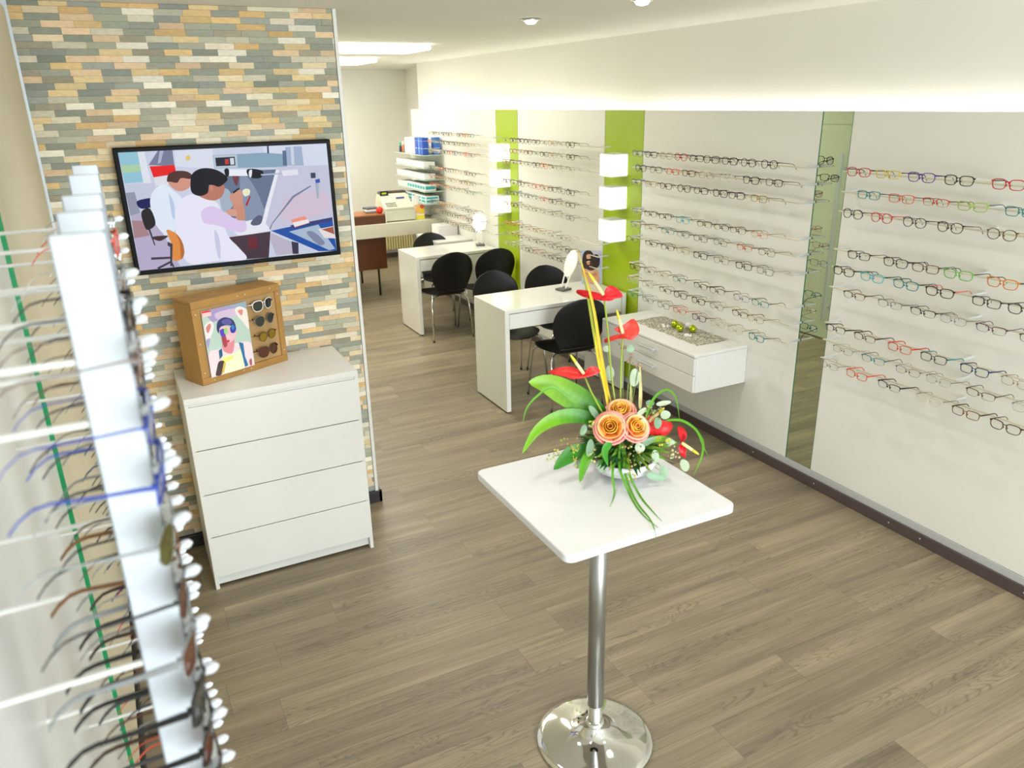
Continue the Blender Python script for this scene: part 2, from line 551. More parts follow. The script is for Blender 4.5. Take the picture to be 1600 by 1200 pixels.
# ---------------------------------------------------------------- light cubes on the green boards
CUBEM = mat('opal_glow', (255, 255, 255), 0.4, emit=0.60, noise=0)
CUBET = mat('opal_cap', (238, 240, 232), 0.4, noise=0)
for gi, (y0, gname) in enumerate(((4.49, 'near'), (6.42, 'far'))):
    for k, (z0, z1) in enumerate(((1.672, 1.838), (1.432, 1.602), (1.19, 1.36))):
        t = empty('light_cube', (0, y0 + 0.078, z0))
        tag(t, '%s glowing white light cube on the %s lime green board' % (['top', 'middle', 'lowest'][k], ['nearer', 'farther'][gi]), 'light', 'light cubes on the green boards')
        h = z1 - z0
        MB().box(-0.152, -0.006, -0.078, 0.078, 0.008, h - 0.008).build('shade', CUBEM, t, bevel=0.004)
        MB().box(-0.150, -0.006, -0.076, 0.076, h - 0.0075, h).box(-0.150, -0.006, -0.076, 0.076, 0, 0.0075).build('end_plate', CUBET, t)
        MB().box(-0.0055, 0.002, -0.05, 0.05, 0.03, h - 0.03).build('wall_plate', ALU, t)

# ---------------------------------------------------------------- spectacles
CLEAR = glassy('demo_lens', (250, 250, 246), 0.96, gloss=0.05)
LENS = {'clear': CLEAR, 'grey': glassy('grey_sun_lens', (70, 74, 72), 0.55), 'olive': glassy('olive_sun_lens', (96, 92, 40), 0.5),
        'brown': glassy('brown_sun_lens', (110, 56, 34), 0.5), 'yellow': glassy('yellow_sun_lens', (170, 140, 30), 0.5)}
FC = {'black': (22, 22, 24), 'dark grey': (62, 62, 64), 'grey': (128, 130, 132), 'silver': (170, 172, 172), 'red': (196, 30, 40), 'pink red': (190, 60, 80),
      'coral red': (214, 84, 62), 'orange': (214, 120, 40), 'yellow': (214, 190, 50), 'lime green': (150, 190, 50), 'green': (96, 178, 70), 'teal': (28, 132, 136),
      'cyan': (70, 178, 190), 'blue': (44, 66, 160), 'navy': (34, 44, 92), 'purple': (98, 52, 150), 'plum': (86, 34, 72), 'brown': (92, 56, 38), 'dark brown': (56, 36, 28),
      'tortoiseshell': (120, 78, 36), 'gold': (188, 150, 84), 'beige': (190, 170, 130), 'white': (235, 235, 235), 'pale': (205, 198, 180)}


def fmat(c):
    return mat('frame_' + c.replace(' ', '_'), FC[c], 0.25, noise=0.05, nscale=60, metal=0.6 if c in ('silver', 'gold') else 0.0)


def outline(a, b, p, n=24, topflat=0.0):
    pts = []
    for i in range(n):
        t = 2 * PI * i / n
        c, s_ = math.cos(t), math.sin(t)
        x = a * math.copysign(abs(c) ** (2 / p), c)
        zz = b * math.copysign(abs(s_) ** (2 / p), s_)
        if zz < 0: x *= 1 - topflat * (abs(zz) / b)
        pts.append((x, zz))
    return pts


SHAPES = {  # half width, half height, exponent, taper, top rim, bottom rim thickness
    'rect': (0.0265, 0.0170, 4.2, 0.10, 0.0032, 0.0026),
    'wide': (0.0275, 0.0185, 3.4, 0.14, 0.0038, 0.0030),
    'round': (0.0245, 0.0205, 2.3, 0.05, 0.0030, 0.0026),
    'half': (0.0270, 0.0155, 3.8, 0.12, 0.0030, 0.0007),
    'thin': (0.0262, 0.0165, 3.4, 0.10, 0.0014, 0.0012),
    'sun': (0.0300, 0.0235, 2.8, 0.16, 0.0040, 0.0032),
    'aviator': (0.0300, 0.0250, 2.4, 0.30, 0.0014, 0.0012)}


WRAP = {'sun': 0.017, 'aviator': 0.014}


def wrap(mb, sh, start=0):
    k = WRAP.get(sh, 0.004)
    for i in range(start, len(mb.v)):
        x, y, z_ = mb.v[i]
        mb.v[i] = (x, y + k * min(1.0, (x / 0.066) ** 2), z_)


def frame_mb(mb, sh, mi=0):
    a, b, p, tp, tt, tb = SHAPES[sh]
    gap = 0.0088 + a
    dep = 0.0028 if tt > 0.002 else 0.0014
    for sgn in (-1, 1):
        base = outline(a, b, p, 24, tp)
        rings = []
        for yy, k in ((-dep / 2, 0), (dep / 2, 0), (dep / 2, 1), (-dep / 2, 1)):
            ring = []
            for x, zz in base:
                th = tb + (tt - tb) * max(0.0, min(1.0, 0.5 + zz / b * 0.8))
                l = math.hypot(x / a, zz / b)
                ox, oz = x + (x / a) / max(l, .01) * th * k, zz + (zz / b) / max(l, .01) * th * k
                yb = -0.0025 * (1 - abs(sgn * gap + ox) / 0.065)
                ring.append((sgn * gap + ox, yy + yb, oz))
            rings.append(mb.loop(ring))
        for i in range(4):
            mb.strip(rings[i], rings[(i + 1) % 4], True, mi)
        ex = sgn * (gap + a)
        mb.box(min(ex - 0.001 * sgn, ex + 0.0065 * sgn), max(ex - 0.001 * sgn, ex + 0.0065 * sgn), -0.001, 0.006, b * 0.45, b * 0.45 + max(tt * 1.7, 0.003), mi)
        # nose pad
        mb.box(sgn * 0.0082 - 0.001, sgn * 0.0082 + 0.001, 0.001, 0.0075, -0.008, 0.000, mi)
    r = max(tt * 0.55, 0.0009)
    mb.tube([(-0.0105, -0.002, b * 0.42), (-0.004, -0.0035, b * 0.60), (0.004, -0.0035, b * 0.60), (0.0105, -0.002, b * 0.42)], r, 6, mi)


def lens_mb(mb, sh, sgn, mi=0):
    a, b, p, tp, tt, tb = SHAPES[sh]
    gap = 0.0088 + a
    l = mb.loop([(sgn * gap + x, -0.0025 * (1 - abs(sgn * gap + x) / 0.065), zz) for x, zz in outline(a * 1.01, b * 1.01, p, 24, tp)])
    mb.face(l, mi)


def temple_mb(mb, sh, sgn, mi=0, bold=False):
    a, b, p, tp, tt, tb = SHAPES[sh]
    ex = sgn * (0.0088 + 2 * a + 0.0055)
    z0 = b * 0.45 + 0.002
    hh = 0.0055 if tt > 0.0035 else (0.0042 if tt > 0.002 else 0.0024)
    if bold: hh *= 1.7
    pts = [(0.004, 0, hh), (0.012, 0, hh), (0.05, -0.004, hh * 0.75), (0.10, -0.009, hh * 0.6), (0.115, -0.014, hh * 0.62), (0.128, -0.026, hh * 0.75), (0.138, -0.041, hh * 0.8)]
    rings = []
    for y, dz, h in pts:
        w = 0.0011
        xx = ex + sgn * 0.002 * math.sin(min(y / 0.1, 1) * PI)
        rings.append(mb.loop([(xx - w, y, z0 + dz - h / 2), (xx + w, y, z0 + dz - h / 2), (xx + w, y, z0 + dz + h / 2), (xx - w, y, z0 + dz + h / 2)]))
    for q, w_ in zip(rings, rings[1:]):
        mb.strip(q, w_, True, mi)
    mb.face(rings[0][::-1], mi); mb.face(rings[-1], mi)


GM = {}


def glasses_meshes(sh, bold=False):
    key = (sh, bold)
    if key not in GM:
        fr = MB(); frame_mb(fr, sh); wrap(fr, sh)
        ll = []
        for s_ in (-1, 1):
            q = MB(); lens_mb(q, sh, s_); wrap(q, sh); ll.append(q.mesh('lens', [CLEAR]))
        tt = []
        for s_ in (-1, 1):
            q = MB(); temple_mb(q, sh, s_, 0, bold); wrap(q, sh); tt.append(q.mesh('temple', [BLACKP]))
        one = MB(); frame_mb(one, sh); temple_mb(one, sh, -1); temple_mb(one, sh, 1)
        lens_mb(one, sh, -1, 1); lens_mb(one, sh, 1, 1); wrap(one, sh)
        GM[key] = (fr.mesh('spectacle_frame', [BLACKP]), ll, tt, one.mesh('spectacles', [BLACKP, CLEAR]))
    return GM[key]


def setmat(o, i, m):
    o.material_slots[i].link = 'OBJECT'
    o.material_slots[i].material = m


def spectacles(loc, rz, sh, col, label, group, tcol=None, lens='clear', parts=True, bold=False, tilt=0.0, yaw=0.0, name='spectacles', cat='glasses'):
    fr, ll, tt, one = glasses_meshes(sh, bold)
    if parts:
        t = empty(name, loc, rz + yaw)
        t.rotation_euler = (tilt, 0, rz + yaw)
        o = bpy.data.objects.new('frame', fr); COL.objects.link(o); o.parent = t; setmat(o, 0, fmat(col))
        for m in ll:
            o = bpy.data.objects.new('lens', m); COL.objects.link(o); o.parent = t; setmat(o, 0, LENS[lens])
        for m in tt:
            o = bpy.data.objects.new('temple', m); COL.objects.link(o); o.parent = t; setmat(o, 0, fmat(tcol or col))
    else:
        t = bpy.data.objects.new(name, one); COL.objects.link(t)
        t.location = loc
        t.rotation_euler = (tilt, 0, rz + yaw)
        setmat(t, 0, fmat(col)); setmat(t, 1, LENS[lens])
    tag(t, label, cat, group)
    return t


ROD = mat('ivory_rod', (214, 205, 182), 0.3, noise=0.01)
TAGM = mat('clear_grey_bracket', (205, 208, 206), 0.25, noise=0.01)


def rods(y0, y1, zs, bname, nb):
    for k, zz in enumerate(zs):
        t = empty('display_rod', (0, (y0 + y1) / 2, zz))
        tag(t, 'thin ivory display rod, %s from the top on the %s' % (ORD[k], bname), 'display rod', 'rods holding glasses on the wall boards')
        L = (y1 - y0) / 2
        MB().tube([(-0.1, -L, 0), (-0.1, L, 0)], 0.0042, 6).build('rod', ROD, t)
        for i in range(nb):
            yy = -L + 0.012 + (2 * L - 0.024) * i / (nb - 1)
            MB().tube([(-0.098, yy, 0.0), (0.0, yy, 0.002)], [0.0045, 0.0075], 8).build('bracket', TAGM, t)


Z5 = [1.85, 1.748, 1.65, 1.453, 1.36, 1.25, 1.053, 0.955, 0.85]
Z4 = [1.851, 1.757, 1.661, 1.462, 1.37, 1.264, 1.071, 0.972, 0.864]
Z3 = [1.874, 1.782, 1.688, 1.51, 1.413, 1.312, 1.135, 1.04, 0.945]
Z2 = [1.884, 1.796, 1.70, 1.517, 1.419, 1.332, 1.142, 1.052, 0.96]
B5, B4, B3, B2 = 'wall board nearest the camera', 'board left of the mirror', 'board between the two green boards', 'board beyond the far green board'
rods(-1.4, 2.455, Z5, B5, 6)
rods(2.70, 4.30, Z4, B4, 3)
rods(4.72, 6.22, Z3, B3, 3)
rods(6.60, 8.28, Z2, B2, 3)
LIFT = 0.014
RN = ['top', 'second', 'third', 'fourth', 'fifth', 'sixth', 'seventh', 'eighth', 'lowest']
Y5 = [[2.273, 2.109, 1.933, 1.753, 1.538], [2.198, 2.018, 1.844, 1.672, 1.465], [2.275, 2.109, 1.932, 1.756, 1.525, 1.372],
      [2.209, 1.999, 1.842, 1.682, 1.484], [2.287, 2.116, 1.928, 1.754, 1.535, 1.375], [2.205, 1.996, 1.818, 1.667, 1.493, 1.306],
      [2.293, 2.11, 1.908, 1.728, 1.53, 1.346], [2.23, 2.043, 1.845, 1.685, 1.482, 1.276], [2.305, 2.126, 1.933, 1.717, 1.532, 1.351]]
C5 = [[('pink red', 'wide', 'black'), ('yellow', 'rect', 'black'), ('purple', 'wide', 'navy'), ('black', 'wide', 'pale'), ('red', 'wide', 'black')],
      [('teal', 'rect', 'navy'), ('coral red', 'rect', 'dark grey'), ('red', 'half', 'black'), ('lime green', 'rect', 'dark grey'), ('teal', 'rect', 'black')],
      [('dark grey', 'round', 'dark brown'), ('red', 'round', 'red'), ('dark grey', 'round', 'black'), ('dark brown', 'round', 'black'), ('brown', 'round', 'beige'), ('black', 'round', 'black')],
      [('black', 'rect', 'dark brown'), ('dark grey', 'wide', 'black'), ('brown', 'rect', 'dark grey'), ('green', 'wide', 'dark grey'), ('orange', 'wide', 'black')],
      [('dark brown', 'wide', 'black'), ('cyan', 'wide', 'black'), ('teal', 'wide', 'black'), ('black', 'wide', 'coral red'), ('black', 'rect', 'black'), ('dark grey', 'wide', 'black')],
      [('brown', 'half', 'dark brown'), ('grey', 'half', 'dark grey'), ('black', 'half', 'black'), ('grey', 'thin', 'black'), ('plum', 'half', 'plum'), ('brown', 'half', 'brown')],
      [('black', 'half', 'black'), ('brown', 'half', 'dark brown'), ('coral red', 'rect', 'red'), ('dark grey', 'rect', 'teal'), ('navy', 'rect', 'navy'), ('gold', 'thin', 'dark brown')],
      [('grey', 'thin', 'grey'), ('teal', 'half', 'dark grey'), ('plum', 'thin', 'grey'), ('silver', 'thin', 'black'), ('brown', 'half', 'black'), ('grey', 'thin', 'dark grey')],
      [('grey', 'thin', 'grey'), ('coral red', 'rect', 'coral red'), ('black', 'half', 'black'), ('pale', 'thin', 'black'), ('tortoiseshell', 'rect', 'dark brown'), ('brown', 'wide', 'dark brown')]]
gr = random.Random(11)
SHN = {'rect': 'rectangular', 'wide': 'wide', 'round': 'rounded', 'half': 'half-rimmed', 'thin': 'thin-rimmed', 'sun': 'large', 'aviator': 'aviator'}
G5 = 'glasses on the wall board nearest the camera'
for r, (ys, cs) in enumerate(zip(Y5, C5)):
    for i, (yy, (c, sh, tc)) in enumerate(zip(ys, cs)):
        spectacles((-0.21, yy, Z5[r] + LIFT), -PI / 2, sh, c,
                   '%s %s glasses, %s from left on the %s rod right of the mirror' % (c, SHN[sh], ORD[i], RN[r]),
                   G5, tcol=tc, tilt=gr.uniform(-0.02, 0.05), yaw=gr.uniform(-0.06, 0.06), bold=(r in (6, 8) and sh in ('half', 'rect')))
P4 = [(4.095, 3.94, 3.777, 3.63, 3.478, 3.341, 3.182, 3.028, 2.865), (4.051, 3.882, 3.705, 3.545, 3.378, 3.203, 2.996, 2.819),
      (4.098, 3.933, 3.77, 3.582, 3.419, 3.244, 3.103, 2.922), (4.079, 3.921, 3.762, 3.579, 3.368, 3.212, 3.07, 2.893)]
C4 = [['grey', 'dark grey', 'beige', 'red', 'dark grey', 'brown', 'black', 'black', 'black'], ['black', 'grey', 'coral red', 'brown', 'beige', 'pale', 'black', 'dark grey'],
      ['grey', 'beige', 'brown', 'black', 'black', 'dark brown', 'plum', 'gold'], ['silver', 'dark grey', 'dark grey', 'cyan', 'brown', 'dark brown', 'brown', 'coral red']]
cyc = ['beige', 'brown', 'dark grey', 'gold', 'grey', 'dark brown', 'teal', 'silver', 'black', 'orange', 'beige', 'coral red', 'pale', 'gold', 'brown', 'dark grey']
G4 = 'glasses on the board left of the mirror'
for r in range(9):
    if r < 4:
        ys, cs = P4[r], C4[r]
    else:
        n = 8
        ys = [4.10 - i * (1.26 / (n - 1)) + gr.uniform(-0.025, 0.025) for i in range(n)]
        cs = [gr.choice(cyc) for _ in range(n)]
        if r == 6: cs[3], cs[6] = 'teal', 'purple'
        if r == 8: cs[4] = 'plum'
    for i, (yy, c) in enumerate(zip(ys, cs)):
        sh = gr.choice(['wide', 'rect', 'round']) if r < 3 else gr.choice(['rect', 'half', 'thin', 'half'])
        spectacles((-0.21, yy, Z4[r] + LIFT), -PI / 2, sh, c,
                   '%s %s glasses, %s from left on the %s rod left of the mirror' % (c, SHN[sh], ORD[i], RN[r]),
                   G4, tcol=gr.choice([c, 'black', 'dark brown']), tilt=gr.uniform(-0.02, 0.05), yaw=gr.uniform(-0.05, 0.05))
for (bn, gname, ya, yb, zs, n) in (('between the green boards', 'glasses between the green boards', 6.10, 4.98, Z3, 9),
                                   ('beyond the far green board', 'glasses beyond the far green board', 7.98, 6.86, Z2, 9)):
    for r in range(9):
        for i in range(n):
            yy = ya + (yb - ya) * i / (n - 1) + gr.uniform(-0.004, 0.004)
            c = gr.choice(cyc + ['black', 'dark brown'])
            sh = gr.choice(['wide', 'rect', 'round', 'thin']) if r < 4 else gr.choice(['half', 'thin', 'rect'])
            spectacles((-0.21, yy, zs[r] + LIFT), -PI / 2, sh, c,
                       '%s %s glasses, %s from left on the %s rod %s' % (c, SHN[sh], ORD[i], RN[r], bn),
                       gname, parts=False, tilt=gr.uniform(-0.02, 0.05), yaw=gr.uniform(-0.05, 0.05))

# ---------------------------------------------------------------- left display (close to the camera)
lw = MB().box(-3.734, -3.722, -2.6, 1.80, 0.25, 2.30).build('wall_back_panel', mat('satin_white_glass', (240, 241, 236), 0.35, noise=0.01), bevel=0.001)
tag(lw, 'white glossy back panel on the left wall behind the nearest posts', 'wall panel')
bw = MB().box(-3.7345, -3.7145, 1.806, 3.56, 0.10, 2.62).build('wall_panel', mat('beige_laminate', (224, 214, 186), 0.5, noise=0.06, nscale=3), bevel=0.001)
tag(bw, 'beige wall panel with green glass edge between the left display and slate wall', 'wall panel')
MB().box(-3.7345, -3.711, 1.8005, 1.8055, 0.10, 2.62).build('green_edge', mat('green_edge', (10, 150, 90), 0.3), bw)
POSTM = mat('white_post', (200, 205, 214), 0.35, noise=0.01)
PEG = mat('white_peg', (216, 219, 226), 0.3, noise=0.01)
PY = [0.453, 0.653, 0.863, 1.263, 1.55]
PLOW = [1.36, 1.18, 1.0, 0.88, 0.80]
PNAME = ['nearest white post', 'second white post', 'third white post', 'fourth white post', 'farthest white post']
colsL = [['brown', 'blue', 'blue', 'silver', 'dark grey', 'grey', 'black', 'black', 'dark brown', 'dark brown', 'black'],
         ['black', 'dark brown', 'dark brown', 'dark grey', 'black', 'tortoiseshell', 'grey', 'black', 'brown', 'dark grey', 'black', 'dark brown']]
lensL = {(0, 3): 'olive', (0, 4): 'brown', (0, 6): 'grey', (0, 7): 'brown', (0, 5): 'brown', (0, 8): 'grey', (1, 7): 'brown', (1, 9): 'grey', (1, 5): 'brown', (2, 8): 'brown'}
for p, (py, zl) in enumerate(zip(PY, PLOW)):
    t = empty('display_post', (-3.508, py, 0.25))
    tag(t, '%s of the left glasses display, tall white upright with pegs' % PNAME[p], 'display post', 'white posts of the left display')
    # U shaped upright: web toward the room, two flanges
    MB().box(-0.026, 0.026, -0.006, 0.006, 0, 1.867).box(-0.026, -0.022, -0.006, 0.016, 0, 1.867).box(0.022, 0.026, -0.006, 0.016, 0, 1.867).build('upright', POSTM, t, bevel=0.003)
    zz = 1.92 if p % 2 else 1.98
    nn = 0
    for zb in (1.985, 1.915, 1.60, 1.25, 0.9, 0.5):
        MB().tube([(-0.02, 0.0, zb - 0.25), (-0.222, 0.0, zb - 0.25)], 0.004, 8).build('wall_bracket', WHITE, t)
    zz = 1.996 - 0.0
    while zz > zl:
        MB().tube([(0.022, 0, zz - 0.25 - 0.006), (0.030, 0, zz - 0.25 - 0.004), (0.0345, 0, zz - 0.25 - 0.002), (0.040, 0, zz - 0.25), (0.047, 0, zz - 0.25 + 0.001), (0.053, 0, zz - 0.25 + 0.002), (0.057, 0, zz - 0.25 + 0.002)],
                  [0.0045, 0.0068, 0.0048, 0.0062, 0.0074, 0.0058, 0.001], 12).build('peg', PEG, t, smooth=True)
        c = colsL[p][nn % len(colsL[p])] if p < 2 else gr.choice(['black', 'dark brown', 'tortoiseshell', 'dark brown', 'grey', 'navy', 'brown', 'dark grey', 'silver', 'black', 'coral red'])
        ln = lensL.get((p, nn), 'clear')
        sun = ln != 'clear'
        sh = 'sun' if sun else gr.choice(['wide', 'rect', 'round', 'thin'])
        if (p, nn) in ((0, 3), (0, 4)): sh = 'aviator'
        spectacles((-3.474, py + gr.uniform(-0.006, 0.006), zz - 0.008), PI / 2, sh, c,
                   '%s %s %s, %s from the top on the %s' % (c, SHN[sh], 'sunglasses' if sun else 'glasses', ORD[nn], PNAME[p]),
                   'glasses hanging on the white posts', lens=ln, tilt=gr.uniform(0.02, 0.14), yaw=gr.uniform(-0.08, 0.08),
                   name='sunglasses' if sun else 'spectacles', cat='glasses', bold=sun)
        zz -= 0.0725
        nn += 1

# ---------------------------------------------------------------- flat printed pictures
def homog(src):
    """3x3 matrix sending the four corner points (tl, tr, br, bl) to the unit square"""
    dst = [(0, 1), (1, 1), (1, 0), (0, 0)]
    A, B = [], []
    for (x, y), (u, v) in zip(src, dst):
        A.append([x, y, 1, 0, 0, 0, -u * x, -u * y]); B.append(u)
        A.append([0, 0, 0, x, y, 1, -v * x, -v * y]); B.append(v)
    h = np.linalg.solve(np.array(A, float), np.array(B, float))
    return np.append(h, 1).reshape(3, 3)


def smooth_poly(pts, n=5):
    out = []
    k = len(pts)
    for i in range(k):
        p0, p1, p2, p3 = (np.array(pts[(i + j - 1) % k], float) for j in range(4))
        for t in (q / n for q in range(n)):
            out.append(tuple(0.5 * ((2 * p1) + (-p0 + p2) * t + (2 * p0 - 5 * p1 + 4 * p2 - p3) * t * t + (-p0 + 3 * p1 - 3 * p2 + p3) * t ** 3)))
    return out


def picture(name, corners, polys, W, H, M, material, parent, step=0.00012):
    """layered colour patches of a flat print; local x right, z up, front facing -y"""
    Hm = homog(corners)
    mb = MB()
    base = mb.loop([M @ Vector((0, 0, 0)), M @ Vector((W, 0, 0)), M @ Vector((W, 0, H)), M @ Vector((0, 0, H))])
    mb.face(base, 0, polys[0])
    for k, (col, pts, sm) in enumerate(polys[1:]):
        if sm: pts = smooth_poly(pts)
        q = []
        for x, y in pts:
            v = Hm @ np.array([x, y, 1.0])
            u, w = v[0] / v[2], v[1] / v[2]
            q.append(M @ Vector((min(max(u, 0), 1) * W, -(k + 1) * step, min(max(w, 0), 1) * H)))
        # tessellate concave outlines
        from mathutils.geometry import tessellate_polygon
        ids = mb.loop(q)
        flat = [Vector((M.inverted() @ p)) for p in q]
        for tri in tessellate_polygon([[Vector((p.x, p.z, 0)) for p in flat]]):
            a, b_, c = tri
            n = (flat[b_] - flat[a]).cross(flat[c] - flat[a])
            if n.y > 0: a, b_ = b_, a
            mb.face((ids[a], ids[b_], ids[c]), 0, col)
    return mb.build(name, material, parent)


